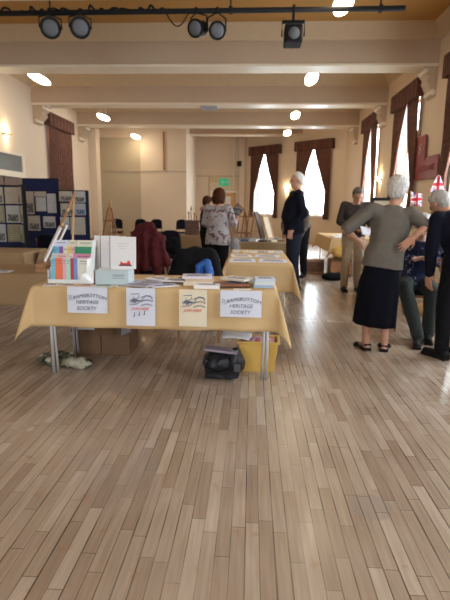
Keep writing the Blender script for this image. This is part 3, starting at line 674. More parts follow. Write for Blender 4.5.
rr = random.Random(3)
for i, (x, y, lb) in enumerate(((-.86, 3.66, 'grey white newspaper at the back, right of the white cards'), (-.78, 3.55, 'lilac grey newspaper turned askew, mid table'), (-.72, 3.72, 'pale folded newspaper behind the askew one'),
                                (-.66, 3.50, 'thin white magazine near the front edge, above the three-marks notice'), (-.83, 3.45, 'pale lilac magazine at the front edge, left of the cream notice'), (-.58, 3.66, 'white magazine left of the book pile'))):
    flat(x, y, .21, .15, .006 + .004 * rr.random(), rr.uniform(-.7, .7), [M['paper_bl'], C('lilac_grey_paper', (.52, .50, .60)), M['paper']][i % 3], lb, z=TZ + .0075 * (i % 3), name='newspaper', cat='newspaper')
flat(-.52, 3.80, .12, .10, .02, .5, C('dark_blue_cover', (.05, .08, .2)), 'dark blue booklet at the back of the table', name='booklet', cat='booklet')
flat(-.40, 3.60, .22, .16, .03, .0, M['paper_cr'], 'cream book at the bottom of the pile by the cream notice', name='book', cat='book')
flat(-.40, 3.61, .21, .15, .022, .06, C('tan_cover', (.6, .48, .36)), 'tan book in the middle of the pile', z=TZ + .03, name='book', cat='book')
flat(-.415, 3.62, .23, .17, .016, .1, C('lilac_cover', (.72, .68, .80)), 'lilac white album on top of the book pile', z=TZ + .052, name='book', cat='book')
flat(-.32, 3.44, .19, .10, .028, 0, M['paper'], 'white box of cards at the front above the cream notice', name='card_box', cat='box')
for i, (x, y, c_, lb) in enumerate(((-.17, 3.62, (.18, .20, .24), 'dark grey book open beside the lilac album'), (-.12, 3.52, (.30, .12, .06), 'red brown book near the front edge'), (-.05, 3.68, (.65, .66, .70), 'light grey book at the back, left of the blue white boxes'), (-.10, 3.60, (.75, .72, .64), 'pale magazine spread over the dark books'))):
    flat(x, y, .22, .16, .014, .5 - .35 * i, C('book_cover_%d' % i, c_), lb, z=TZ + .0145 * i, name='book', cat='book')
for i in range(3):
    flat(.10 + .004 * i, 3.56, .15, .15, .022, .03 * i, C('blue_white_box_%d' % i, [(.35, .5, .68), (.70, .74, .8), (.62, .7, .8)][i]), ['blue box at the bottom of the pile at the right end', 'grey white box in the middle of the pile at the right end', 'pale blue box on top of the pile at the right end'][i], z=TZ + .0225 * i, name='card_box', cat='box')
flat(-.06, 3.40, .13, .04, .004, 0, M['paper'], 'narrow white card at the front edge above the right notice', pr_=False)

flat(-2.62, 4.10, .20, .15, .004, .3, M['paper_cr'], 'cream leaflet at the far left on the easel table', grp='papers on the easel table')
flat(-2.42, 4.16, .20, .15, .004, -.4, C('grey_paper', (.35, .35, .36)), 'grey leaflet on the easel table beside the cream one', grp='papers on the easel table')
flat(-2.24, 4.08, .18, .13, .004, .1, M['paper_bl'], 'bluish leaflet on the easel table nearest the easel foot', grp='papers on the easel table')

# ================================================================== UNDER THE BOOKSTALL
def carton(x0, x1, y, d_, h_, label):
    r = thing('cardboard_box', label, 'box', ((x0 + x1) / 2, y, 0)); w_ = x1 - x0
    MB().b(-w_ / 2, w_ / 2, 0, d_, 0, h_).build('box_body', M['card'], r, bevel=.004)
    MB().box((-w_ / 4, -.03, h_ - .035), (w_ / 2.1, .003, .09), Matrix.Rotation(-.6, 3, 'X')).build('flap', M['card'], r); MB().box((w_ / 4, -.01, h_ + .01), (w_ / 2.1, .003, .07), Matrix.Rotation(.9, 3, 'X')).build('flap', M['card'], r)
    return r
c1 = carton(-1.60, -1.345, 4.05, .3, .29, 'brown cardboard box under the table, left of the pair')
c2 = carton(-1.335, -1.075, 4.03, .32, .28, 'brown cardboard box under the table, right of the pair')
o = MB().box((0, 0, 0), (.16, .003, .05)).build('paper_label', M['paper_bl'], loc=(-1.46, 4.0, .27)); o.rotation_euler.x = -.5; tag(o, 'white slip of paper on the left cardboard box flap', 'paper slip')
o = MB().grid(lambda u, v: (.07 * (u - .5) * (1 + .3 * v), .01 * sin(6 * u + 3 * v), -.1 * v * (1 - .3 * u)), 6, 6).build('plastic_bag', mat('grey_film', (.35, .36, .4), .3), loc=(-1.1, 4.0, .30), solid=.002, smooth=True); tag(o, 'small grey plastic film hanging over the right cardboard box', 'plastic bag')
g = MB(); rr = random.Random(11)
for i in range(16): g.ell((rr.uniform(-.2, .22), rr.uniform(-.08, .08), .03 + .02 * rr.random()), (rr.uniform(.05, .11), rr.uniform(.04, .08), rr.uniform(.025, .055)), Matrix.Rotation(rr.uniform(-.8, .8), 3, 'Z'))
o = g.organic('carrier_bag', M['camo'], voxel=.009, it=2, wrinkle=.014, wscale=14, loc=(-1.57, 3.77, 0)); tag(o, 'crumpled green and cream bag on the floor by the left table legs', 'bag')
# black holdall
r = thing('holdall', 'black nylon holdall on the floor under the right end of the table', 'bag', (-.195, 3.58, 0), -.1)
g = MB(); g.ell((0, 0, .11), (.17, .12, .11)); g.box((0, 0, .09), (.27, .18, .16)); g.ell((.07, 0, .13), (.10, .11, .10)); g.ell((-.08, 0, .12), (.09, .11, .10))
g.organic('bag_body', M['blackn'], r, voxel=.009, it=5, wrinkle=.02, wscale=11)
MB().box((-.02, -.02, .228), (.26, .11, .022), Matrix.Rotation(.07, 3, 'Y')).build('zip_flap', colour('mauve_lining', (.36, .30, .38)), r, bevel=.008)
MB().tube([(-.1, -.11, .2), (-.12, -.14, .12), (-.02, -.15, .09), (.08, -.14, .13), (.06, -.11, .2)], .009, 8).build('strap', M['blackf'], r, smooth=True)
MB().box((.12, -.115, .12), (.05, .006, .06)).build('tag', colour('grey_tag', (.08, .08, .09)), r)
# yellow crate
r = thing('plastic_crate', 'yellow plastic crate full of pink pamphlets beneath the right end of the table', 'crate', (.08, 3.80, 0), -.03)
w0, w1, d0, d1, hh, t = .26, .32, .18, .22, .25, .008
g = MB()
ring = lambda w_, d_, z: [(-w_ / 2, -d_ / 2, z), (w_ / 2, -d_ / 2, z), (w_ / 2, d_ / 2, z), (-w_ / 2, d_ / 2, z)]
g.loft([ring(w0, d0, 0), ring(w1, d1, hh), ring(w1 + .03, d1 + .03, hh), ring(w1 + .03, d1 + .03, hh + .015), ring(w1 - 2 * t, d1 - 2 * t, hh + .015), ring(w0 - 2 * t, d0 - 2 * t, t)])
g.build('crate_body', M['crate'], r, bevel=.004)
rr = random.Random(4)
for k, (x, rot, mm) in enumerate(((-.06, -.15, 'pinkmix'), (.04, .1, 'pinkmix'))): MB().box((x, 0, .2), (.17, .16, .12), Matrix.Rotation(rot, 3, 'Y')).build('pamphlet_bundle', M[mm], r, bevel=.003)
o = MB().grid(lambda u, v: (-.13 + .26 * u, -.08 + .16 * v, .02 * sin(3 * u + 2 * v)), 8, 6).build('paper_sheet', M['paper'], loc=(-.10, 3.82, .285), solid=.002, smooth=True); o.rotation_euler = (.35, .12, .1); tag(o, 'large pale sheet sticking out between the holdall and the yellow crate', 'paper sheet')

# ================================================================== TABLE 2 AND THE HEAPS BEHIND
for i, (x, y, w_, d_, rz, m, lb) in enumerate(((-.10, 5.35, .30, .36, .03, 'paper_bl', 'lilac white poster lying at the near left of the end-on table'), (.25, 5.36, .32, .34, -.04, 'paper_bl', 'lilac white poster lying at the near right of the end-on table'),
                                              (-.12, 5.85, .26, .3, .1, 'paper', 'white sheet behind the near left poster'), (.2, 5.88, .3, .3, -.1, 'paper_bl', 'pale sheet behind the near right poster'))):
    flat(x, y, w_, d_, .004, rz, M[m], lb, name='poster_sheet', cat='poster', grp='sheets on the end-on table')
rr = random.Random(9)
lbs = ['white card at the left of the row across the end-on table', 'cream card second in the row across the end-on table', 'white card third in the row across the end-on table', 'silver grey card fourth in the row across the end-on table', 'white card fifth in the row across the end-on table', 'pale blue card at the right of the row across the end-on table']
for i in range(6):
    o = flat(-.2 + i * .115, 6.38 + rr.uniform(-.03, .03), .09, .12, .02, rr.uniform(-.3, .3), [M['paper'], M['paper_cr'], M['paper'], C('silver_grey', (.5, .5, .52)), M['paper'], M['paper_bl']][i], lbs[i], name='greeting_card', cat='card', grp='cards across the end-on table')
names = ['blue', 'white', 'black', 'cream', 'brown', 'grey', 'white', 'silver', 'tan', 'white', 'navy', 'pale', 'white', 'cream']
cols = dict(blue=(.1, .18, .35), white=(.8, .8, .8), black=(.03, .03, .03), cream=(.75, .68, .5), brown=(.2, .1, .05), grey=(.3, .3, .32), silver=(.6, .62, .65), tan=(.5, .36, .2), navy=(.02, .03, .1), pale=(.66, .72, .78))
pos = [(-.12, 8.5), (.05, 8.48), (.2, 8.52), (.38, 8.5), (.5, 8.55), (-.05, 8.8), (.12, 8.78), (.3, 8.82), (.46, 8.8), (.2, 9.1), (.4, 9.15), (.05, 9.12), (.3, 9.45), (.46, 9.5)]
where = ['at the near left corner', 'near the front, second along', 'at the front middle', 'near the front right', 'at the near right corner', 'in the second rank, left', 'in the second rank by the middle', 'in the second rank, right of the middle', 'in the second rank, far right', 'in the third rank middle', 'in the third rank right', 'in the third rank left', 'at the far side, middle', 'at the far right']
for i, (x, y) in enumerate(pos):
    flat(x, y, .15, .18, .02 + .03 * rr.random(), rr.uniform(-.6, .6), C('heap_' + names[i], cols[names[i]]), names[i] + ' book ' + where[i] + ' of the heaped table', name='book', cat='book', grp='books heaped on the table beyond')

def frame_on(loc, w_, h_, tilt, rz, m, pm, label, prop=True):
    r = thing('framed_picture', label, 'picture', loc, rz); r.rotation_euler = (tilt, 0, rz); t = .03
    MB().b(-w_ / 2, w_ / 2, -.01, .01, 0, t).b(-w_ / 2, w_ / 2, -.01, .01, h_ - t, h_).b(-w_ / 2, -w_ / 2 + t, -.01, .01, t, h_ - t).b(w_ / 2 - t, w_ / 2, -.01, .01, t, h_ - t).build('frame', m, r, bevel=.003)
    MB().b(-w_ / 2 + t, w_ / 2 - t, -.004, .004, t, h_ - t).build('picture', pm, r)
    return r
frame_on((.22, 8.95, TZ + .03), .2, .52, -.3, 1.1, M['wood_dk'], M['wood_dk'], 'dark narrow framed picture leaning before the first bright window')
frame_on((.36, 8.78, TZ + .03), .2, .45, -.35, .9, M['wood_lt'], M['paper_cr'], 'pale framed picture leaning against the dark narrow one')
r = thing('display_easel', 'reddish wooden slatted display easel on the heaped table', 'easel', (-.17, 9.5, TZ), -.3)
for x in (-.14, -.04, .06, .16): MB().bar((x, 0, .0), (x + .02, .14, .55 - abs(x) * .4), .03, .015).build('slat', M['wood'], r, bevel=.002)
MB().bar((-.17, 0, .1), (.18, 0, .1), .03, .03, (0, 0, 1)).bar((-.14, .12, .42), (.17, .12, .42), .025, .02, (0, 0, 1)).build('crossbar', M['wood'], r); MB().bar((0, .14, .5), (0, .32, 0), .03, .015).build('rear_leg', M['wood'], r)
r = thing('display_easel', 'light wooden easel just behind the reddish slatted one', 'easel', (.12, 9.72, TZ), .2)
for x in (-.12, .12): MB().bar((x, 0, 0), (x * .3, .12, .5), .03, .015).build('leg', M['wood_lt'], r)
MB().bar((-.14, 0, .12), (.14, 0, .12), .03, .03, (0, 0, 1)).build('ledge', M['wood_lt'], r); MB().bar((0, .12, .5), (0, .3, 0), .03, .015).build('rear_leg', M['wood_lt'], r)

# carved box with ornaments on back-left table
r = thing('carved_box', 'dark brown carved box with spiky ornaments standing on it', 'box', (-1.28, 10.25, TZ))
MB().b(-.15, .15, -.11, .11, 0, .3).b(-.165, .165, -.125, .125, .28, .31).build('box_body', M['wood_dk'], r, bevel=.006)
for x, h_ in ((-.08, .2), (-.03, .32), (.04, .17), (.09, .12)):
    MB().lathe([(.025, 0), (.01, .03), (.015, h_ * .4), (.006, h_ * .6), (.022, h_ * .75), (.003, h_)], (x, 0, .31), 10).build('ornament', M['wood'], r, smooth=True)
flat(-1.75, 10.3, .3, .25, .03, .1, M['paper'], 'white papers left of the carved box', name='paper_stack', cat='papers', grp='papers by the carved box')
flat(-1.0, 10.35, .3, .25, .05, -.1, M['paper_bl'], 'white papers right of the carved box', name='paper_stack', cat='papers', grp='papers by the carved box')
flat(-1.55, 10.2, .22, .2, .02, .4, C('heap_grey', cols['grey']), 'grey folder in front of the carved box', name='paper_stack', cat='papers', grp='papers by the carved box')
# white things on window table
flat(1.95, 10.1, .5, .45, .03, .05, M['paper'], 'broad white sheets at the near end of the window table', name='paper_stack', cat='papers', grp='papers on the window table', pr_=False)
flat(2.2, 10.9, .5, .5, .02, -.05, M['paper_bl'], 'pale sheets in the middle of the window table', name='paper_stack', cat='papers', grp='papers on the window table', pr_=False)
o = MB().box((0, 0, .1), (.12, .02, .2)).build('leaflet_holder', colour('pale_cyan_card', (.45, .68, .75)), loc=(2.1, 9.95, TZ + .03)); tag(o, 'pale cyan card holder upright on the window table', 'leaflet holder')
g = MB(); g.ell((0, 0, .12), (.16, .12, .13)); g.ell((.05, 0, .2), (.08, .08, .1))
o = g.organic('shopping_bag', M['crate'], voxel=.012, it=3, wrinkle=.02, wscale=10, loc=(1.80, 9.62, .42)); 
# the yellow bag rests on a wooden box
tag(o, 'yellow bag on a wooden box beside the window table', 'bag'); o.location.z = .351
r = thing('wooden_box', 'brown wooden box under the yellow bag', 'box', (1.80, 9.62, 0)); MB().b(-.22, .22, -.16, .16, 0, .35).build('box_body', M['wood_dk'], r, bevel=.01); MB().b(-.2, .2, -.165, -.16, .05, .3).build('front_panel', M['wood'], r)
r = thing('wooden_box', 'low brown box on the floor left of the yellow bag', 'box', (1.32, 9.95, 0)); MB().b(-.2, .2, -.16, .16, 0, .3).build('box_body', M['wood'], r, bevel=.01); MB().b(-.18, .18, -.165, -.16, .05, .25).build('front_panel', M['wood_dk'], r)
g = MB(); g.ell((0, 0, .07), (.2, .13, .08)); g.ell((.1, 0, .08), (.1, .1, .08))
o = g.organic('black_bag', M['blackf'], voxel=.012, it=3, wrinkle=.015, loc=(1.55, 8.95, 0)); tag(o, 'slumped black bag on the floor before the window table', 'bag')

# ================================================================== DISPLAY BOARDS
BP = dict(paper=mat('shaded_white_paper', (.50, .50, .50), .85), paper_cr=mat('shaded_cream_paper', (.46, .40, .31), .85), paper_bl=mat('shaded_bluish_paper', (.38, .40, .44), .85))  # darker copies of the papers; the dim left side is put into their colour
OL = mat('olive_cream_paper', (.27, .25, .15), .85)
def panel(loc, w_, z0, z1, rz, label, m='board', fr=None, legs=True, foot=.34):
    r = thing('display_board', label, 'display board', loc, rz)
    MB().b(-w_ / 2 + .012, w_ / 2 - .012, -.01, .01, z0 + .012, z1 - .012).build('felt_panel', M[m], r)
    MB().b(-w_ / 2, w_ / 2, -.014, .014, z0, z0 + .016).b(-w_ / 2, w_ / 2, -.014, .014, z1 - .016, z1).b(-w_ / 2, -w_ / 2 + .016, -.014, .014, z0, z1).b(w_ / 2 - .016, w_ / 2, -.014, .014, z0, z1).build('frame', fr or M['black'], r)
    if legs:
        for s in (-1, 1): MB().tube([(s * (w_ / 2 - .01), .03, 0), (s * (w_ / 2 - .01), .03, z1)], .011, 6).box((s * (w_ / 2 - .01), .03, .01), (.03, foot, .02)).build('leg', M['black'], r)
    return r
def pinned(bx, by, rz, x, z, w_, h_, m, label, name='pinned_sheet', photo=None):
    # x,z centre in board-local coordinates
    R = Matrix.Rotation(rz, 3, 'Z'); p = Vector((bx, by, 0)) + R @ Vector((x, -.020, z))
    o = MB().box((0, 0, 0), (w_, .002, h_)).build(name, m, loc=tuple(p), rz=rz); tag(o, label, 'pinned sheet', 'sheets pinned to the display boards')
    t = MB(); n = max(2, int(h_ / .035))
    for k in range(n): t.box((0, -.0015, h_ / 2 - .02 - k * (h_ - .03) / n), (w_ * .75, .0008, .004))
    t.build('print_lines', mat('pale_grey_ink', (.5, .52, .6), .7), o)
    if photo is not None: MB().box((0, -.003, -h_ * .22), (w_ * .8, .001, h_ * .42)).build('photo', photo, o)
    return o
photo_d = floral('dark_photo_print', (.10, .10, .11), [((.35, .33, .3), .52), ((.02, .02, .03), .60)], 30)
photo_b = floral('blue_photo_print', (.08, .16, .26), [((.3, .33, .3), .55), ((.03, .03, .03), .60)], 30)
BY = 7.9; bx = (-3.845 - 3.235) / 2
panel((bx, BY, 0), .61, .56, 1.775, .0, 'tall navy display board with white sheets pinned on it')
cmx = lambda p: (-3.845 + (p - 24) / 34.0 * .58) - bx
cmz = lambda y_: 1.775 - (y_ - 178.5) / 69 * 1.18
for x0, x1, y0, y1, m, lb, ph in ((25.6, 34.6, 191, 213, 'paper_cr', 'cream sheet with a photo, upper left of the tall navy board', photo_d), (35.4, 47.2, 191, 196, 'paper_cr', 'cream strip heading at the upper middle of the tall navy board', None),
                                  (36.4, 46.8, 196.6, 210, 'paper', 'white sheet below the cream strip on the tall navy board', None), (47.8, 57, 193, 211.5, 'paper', 'white sheet, upper right of the tall navy board', None),
                                  (27.3, 39.6, 214.5, 229, 'paper_cr', 'cream sheet with a dark picture, lower left of the tall navy board', photo_d), (42.8, 55.2, 215, 226, 'paper', 'white sheet with a dark picture, lower right of the tall navy board', photo_d)):
    pinned(bx, BY, 0, cmx((x0 + x1) / 2), cmz((y0 + y1) / 2), (x1 - x0) / 34 * .58, (y1 - y0) / 69 * 1.18, BP[m], lb, photo=ph)
b2 = (-3.225 - 2.72) / 2
panel((b2, BY - .05, 0), .50, .56, 1.585, .0, 'shorter navy display board covered with photo sheets')
cmx2 = lambda p: (-3.225 + (p - 59) / 29.5 * .5) - b2
cmz2 = lambda y_: 1.585 - (y_ - 190.5) / 57 * .98
for x0, x1, y0, y1, m, lb, ph in ((60, 73.5, 191.5, 201, 'paper_cr', 'cream photo sheet, upper left of the shorter navy board', photo_d), (75, 86.3, 191.5, 202, 'paper', 'grey photo sheet, upper right of the shorter navy board', photo_d),
                                  (75.3, 86, 203, 214, 'paper_bl', 'blue photo sheet at the right of the shorter navy board', photo_b), (61, 74, 203, 214.5, 'paper_cr', 'dark photo sheet at the left of the shorter navy board', photo_d), (70, 85, 216, 233, 'paper_cr', 'large pale sheet, low on the shorter navy board', None), (60, 69, 216, 228, 'paper', 'white sheet, lower left of the shorter navy board', photo_d)):
    pinned(b2, BY - .05, 0, cmx2((x0 + x1) / 2), cmz2((y0 + y1) / 2), (x1 - x0) / 29.5 * .5, (y1 - y0) / 57 * .98, BP[m], lb, photo=ph)
# folding photo panels on the left
for (cx, cy, rz, w_, lb, tagn) in ((-3.66, 6.92, .25, .44, 'folding photo panel cut by the left edge', 'left edge panel'), (-3.345, 6.80, -.95, .30, 'folding photo panel angled beside the tall navy board', 'angled panel')):
    panel((cx, cy, 0), w_, .70, 1.62, rz, lb, m='board', foot=.05)
    k = 0
    for jx in (-1, 1):
        for jz, hh in ((1.47, .24), (1.2, .25), (.92, .26)):
            k += 1
            pos_ = {1.47: 'top', 1.2: 'middle', .92: 'bottom'}[jz] + (' left' if jx < 0 else ' right')
            m_ = [BP['paper_cr'], OL, BP['paper_bl'], BP['paper_cr'], BP['paper'], OL][k - 1]
            pinned(cx, cy, rz, jx * w_ * .235, jz, w_ * .42, hh, m_, 'photo sheet at the ' + pos_ + ' of the ' + tagn, photo=(photo_d if k % 2 else None))
# dark framed board behind charcoal man
r = thing('framed_board', 'black-rimmed board standing just right of the man in charcoal', 'board', (2.22, 8.3, 0))
MB().b(-.16, .16, -.01, .01, .6, 1.5).build('panel', M['wall_tan'], r); MB().b(-.18, .18, -.02, .02, 1.48, 1.53).b(-.18, -.155, -.02, .02, 0, 1.48).b(.155, .18, -.02, .02, 0, 1.48).b(-.16, .16, -.15, .15, 0, .02).build('frame', M['black'], r)

# ================================================================== EASELS
r = thing('table_easel', 'wooden table easel holding white canvases, seen from the side', 'easel', (-1.86, 4.34, TZ), .42)
# it faces left (-X): front legs lean right as they rise
for y in (-.16, .16): MB().bar((-.11, y, 0), (.22, y * .25, .71), .035, .018, (0, 1, 0)).build('front_leg', M['wood'], r, bevel=.002)
MB().bar((.21, 0, .69), (.16, .02, 0), .03, .018, (0, 1, 0)).build('rear_leg', M['wood_lt'], r)
MB().bar((-.12, -.2, .05), (-.12, .2, .05), .03, .07, (0, 0, 1)).build('tray', M['wood'], r); [MB().b(-.17, .20, y - .015, y + .015, 0, .03).build('foot', M['wood'], r) for y in (-.185, .185)]
MB().bar((.09, -.13, .42), (.09, .13, .42), .03, .02, (0, 0, 1)).bar((.145, -.1, .55), (.145, .1, .55), .03, .02, (0, 0, 1)).build('crossbar', M['wood_lt'], r)
for k, (dx, hh, lb) in enumerate(((-.055, .34, 'white canvas leaning foremost on the table easel'), (.0, .36, 'white canvas leaning behind another on the table easel'))):
    o = MB().b(-.009, .009, -.2 + .12 * k, .13 + .1 * k, 0, hh).build('canvas', M['paper'], loc=(-1.915 + dx + .03, 4.32, TZ + .09), rz=.42); o.rotation_euler = (0, .47, .42); tag(o, lb, 'canvas', 'canvases on the table easel')
r = thing('floor_easel', 'tall wooden easel standing before the tan part of the end wall', 'easel', (-3.32, 11.0, 0))
MB().bar((0, 0, .35), (0, .05, 1.48), .06, .025).build('mast', M['wood_lt'], r); 
for x in (-.3, .3): MB().bar((x, -.1, 0), (x * .12, .02, 1.3), .035, .02).build('front_leg', M['wood'], r)
MB().bar((0, .05, 1.3), (0, .55, 0), .035, .02).build('rear_leg', M['wood'], r); MB().bar((-.26, -.1, .62), (.26, -.1, .62), .03, .05, (0, 0, 1)).bar((-.15, -.03, 1.0), (.15, -.03, 1.0), .03, .02, (0, 0, 1)).build('tray', M['wood'], r)

# ================================================================== CHAIRS
def make_chair(label, loc, rz):
    r = thing('stacking_chair', label, 'chair', loc, rz, 'navy chairs with wooden frames')
    # faces -Y (towards the camera), back at +Y
    MB().box((0, -.02, .45), (.44, .43, .05)).build('seat', M['navy'], r, bevel=.02)
    def bk(u, v):
        x = (u - .5) * .40 * (1 - .35 * max(0, v - .6) ** 1.3 * 2.2); return (x, .22 + .06 * v + .03 * (1 - (2 * u - 1) ** 2), .56 + .34 * v - .05 * max(0, abs(2 * u - 1) - .5) * v)
    MB().grid(bk, 14, 10).build('backrest', M['navy'], r, solid=.035, smooth=True)
    for x in (-.2, .2):
        MB().bar((x, -.21, 0), (x, -.2, .44), .028, .028).build('leg', M['wood'], r)
        MB().bar((x, .25, 0), (x, .2, .45), .028, .028).build('leg', M['wood'], r)
        MB().bar((x, .2, .45), (x * .96, .28, .84), .026, .026).build('back_post', M['wood'], r)
    MB().bar((-.2, -.2, .41), (.2, -.2, .41), .03, .02, (0, 0, 1)).bar((-.2, .21, .41), (.2, .21, .41), .03, .02, (0, 0, 1)).build('seat_rail', M['wood'], r)
    return r
ch = make_chair('navy chair hidden under the black coat behind the bookstall', (-.52, 4.78, 0), pi + .05)
for loc, rz, lb in (((-1.38, 6.5, 0), pi + .1, 'navy chair under the maroon coat'), ((-4.75, 16.4, 0), .1, 'navy chair at the end wall left of the others, beside the easel'), ((-3.98, 16.5, 0), -.1, 'navy chair second from the easel along the end wall'),
                    ((-3.42, 16.7, 0), 0, 'navy chair third from the easel along the end wall'), ((-2.45, 16.6, 0), .15, 'navy chair alone beneath the plain end wall, right of the maroon coat'),
                    ((-3.62, 9.5, 0), pi - .3, 'navy chair with curved wooden frame before the tall navy board'), ((-1.42, 8.6, 0), .4, 'navy chair with black bag on it before the carved box table'), ((1.86, 5.33, 0), -.25, 'navy chair carrying the seated visitor at right')):
    if 'curved wooden' in lb: loc = (-3.0, 7.25, 0)
    dup(ch, loc, rz, lb)

# coats hung over chair backs (backrests at y -.25 from each chair)
g = MB(); g.capsule((-.13, .0, .86), (.12, .0, .87), .085, .085); g.capsule((-.16, .0, .82), (-.21, -.02, .40), .085, .11); g.capsule((.15, .0, .82), (.22, -.02, .40), .085, .11); g.box((0, .0, .60), (.40, .17, .50)); g.ell((-.02, .02, .90), (.13, .09, .06)); g.capsule((.1, .05, .7), (.24, .12, .42), .07, .09)
o = g.organic('draped_coat', M['blackf'], voxel=.012, it=5, wrinkle=.02, wscale=7, loc=(-.53, 4.52, 0)); tag(o, 'black coat draped over the chair behind the bookstall', 'coat')
g = MB(); g.capsule((-.06, 0, .04), (-.03, .02, .28), .035, .03); g.capsule((-.03, .02, .28), (.05, .02, .32), .03, .035); g.capsule((.05, .02, .32), (.10, 0, .05), .035, .05); g.ell((.01, .02, .14), (.06, .03, .12))
o = g.organic('rucksack', M['blue'], voxel=.008, it=3, wrinkle=.014, wscale=14, loc=(-.46, 4.395, .50)); tag(o, 'bright blue bag hanging against the black coat', 'bag')
MB().tube([(-.0, -.03, .02), (.015, -.035, .16), (.02, -.02, .26)], .008, 6).build('strap', M['blackf'], o, smooth=True)
g = MB(); g.capsule((-.12, 0, 1.04), (.02, 0, 1.06), .07, .075); g.capsule((.02, 0, 1.05), (.18, -.01, .90), .06, .05); g.box((-.03, 0, .80), (.30, .15, .50)); g.capsule((-.17, -.02, .98), (-.16, -.04, .50), .055, .07); g.capsule((.10, -.04, .94), (.13, -.05, .50), .06, .08); g.capsule((.17, -.02, .88), (.25, -.03, .60), .05, .06); g.capsule((-.03, -.07, 1.0), (-.02, -.09, .55), .03, .045)
o = g.organic('draped_coat', M['maroon'], voxel=.012, it=3, wrinkle=.03, wscale=7, loc=(-1.37, 6.22, 0)); tag(o, 'maroon coat hung on a chair behind the bookstall', 'coat')
g = MB(); g.ell((0, 0, .13), (.15, .1, .14)); g.ell((.03, 0, .22), (.1, .08, .1))
o = g.organic('black_bag', M['blackf'], voxel=.011, it=3, wrinkle=.02, loc=(-1.42, 8.55, .477)); tag(o, 'black bag on the chair left of the woman in the floral blouse', 'bag')
# basket right
r = thing('wicker_basket', 'wicker basket on the floor behind the people at right', 'basket', (2.12, 6.08, 0)); MB().lathe([(.12, 0), (.16, .1), (.17, .2), (.155, .2), (.13, .02)], n=28).build('basket_body', M['wicker'], r, smooth=True)
MB().tube([(.16 * cos(t), 0, .2 + .14 * sin(t)) for t in [pi * i / 12 for i in range(13)]], .01, 6).build('handle', M['wicker'], r, smooth=True); MB().ell((.02, 0, .2), (.1, .09, .05)).build('cloth', M['paper_cr'], r, smooth=True)

# flags
def flag(loc, pole, w_, h_, tri, label, rot):
    r = thing('union_flag', label, 'flag', loc); r.rotation_euler = (0, rot, .1)
    MB().tube([(0, 0, 0), (0, 0, pole)], .006, 8).ell((0, 0, pole), (.012, .012, .012)).build('pole', M['wood_lt'], r, smooth=True)
    if tri: f = lambda u, v: (.0 + w_ * (u - .5) * (1 - .75 * v), -.008 + .01 * sin(u * 7), pole - h_ + h_ * v)
    else: f = lambda u, v: (.006 + w_ * u, .012 * sin(u * 8), pole - h_ + h_ * v - .03 * u)
    MB().grid(f, 16, 8).build('flag_cloth', M['flag'], r, solid=.0015, smooth=True)
flag((1.93, 5.86, TZ), .80, .14, .15, False, 'small union flag on a pole beside the head of the person in taupe', -.06)
flag((2.19, 5.86, TZ), .985, .2, .19, True, 'triangular union flag above the head of the man in navy', .0)

# ================================================================== PEOPLE
def lerp(a, b_, t): return Vector(a) * (1 - t) + Vector(b_) * t
BASE = dict(pel=(0, 0, .93), wai=(0, .01, 1.07), che=(0, .01, 1.25), nb=(0, -.01, 1.44), head=(0, .03, 1.585),
            shL=(-.175, 0, 1.395), shR=(.175, 0, 1.395), elL=(-.22, -.02, 1.10), elR=(.22, -.02, 1.10), wrL=(-.23, .06, .87), wrR=(.23, .06, .87),
            hiL=(-.09, 0, .90), hiR=(.09, 0, .90), knL=(-.10, .02, .49), knR=(.10, .02, .49), anL=(-.11, -.02, .09), anR=(.11, -.02, .09),
            hf=(0, 1, 0), hu=(0, 0, 1), haL=(0, .02, -1), haR=(0, .02, -1), pnL=(1, 0, 0), pnR=(-1, 0, 0), fL=(0, 1, 0), fR=(0, 1, 0))
def rings(J, spec, inf=0.0):
    # spec list of (point, half width, half depth); lateral axis from hips/shoulders
    hx = (J['hiR'] - J['hiL']).normalized(); sx = (J['shR'] - J['shL']).normalized(); out = []
    n = len(spec)
    for i, (p, a, d) in enumerate(spec):
        t = i / (n - 1); lat = (hx * (1 - t) + sx * t).normalized()
        tg = (spec[min(i + 1, n - 1)][0] - spec[max(i - 1, 0)][0]).normalized(); lat = (lat - tg * lat.dot(tg)).normalized(); fw = tg.cross(lat)
        out.append([p + lat * (a + inf) * (abs(cos(q)) ** .85) * (1 if cos(q) > 0 else -1) + fw * (d + inf) * sin(q) for q in [2 * pi * k / 24 for k in range(24)]])
    return out
def hand(g, w_, d, pn, side, k=1.0, curl=.5):
    # w_: wrist, d: hand direction, pn: palm normal, side: thumb direction sign along lateral
    w_, d = Vector(w_), Vector(d).normalized(); pn = Vector(pn); pn = (pn - d * pn.dot(d)).normalized(); lat = d.cross(pn).normalized() * side
    R = Matrix((lat, d, pn)).transposed()
    g.capsule(w_ - d * .02, w_ + d * .03 * k, .025 * k, .028 * k)
    g.ell(w_ + d * .058 * k, (.040 * k, .052 * k, .017 * k), R)
    for i, (o_, L) in enumerate(((.028, .068), (.0095, .078), (-.0095, .072), (-.028, .056))):
        a = w_ + d * .095 * k + lat * o_ * k; sp = lat * o_ * 7; c1 = curl * (.7 + .15 * i)
        d1 = (d + sp + pn * c1 * .5).normalized(); m1 = a + d1 * L * .52 * k
        d2 = (d + sp * .8 + pn * c1 * 1.5).normalized(); e = m1 + d2 * L * .48 * k
        g.capsule(a - d * .02, m1, .009 * k, .0082 * k, 8); g.capsule(m1, e, .0082 * k, .007 * k, 8)
    a = w_ + d * .025 * k + lat * .028 * k; m1 = a + (lat * .75 + d * .65 + pn * .25).normalized() * .038 * k; e = m1 + (lat * .35 + d * .9 + pn * .35).normalized() * .03 * k
    g.capsule(a, m1, .013 * k, .0105 * k, 8); g.capsule(m1, e, .0105 * k, .009 * k, 8)

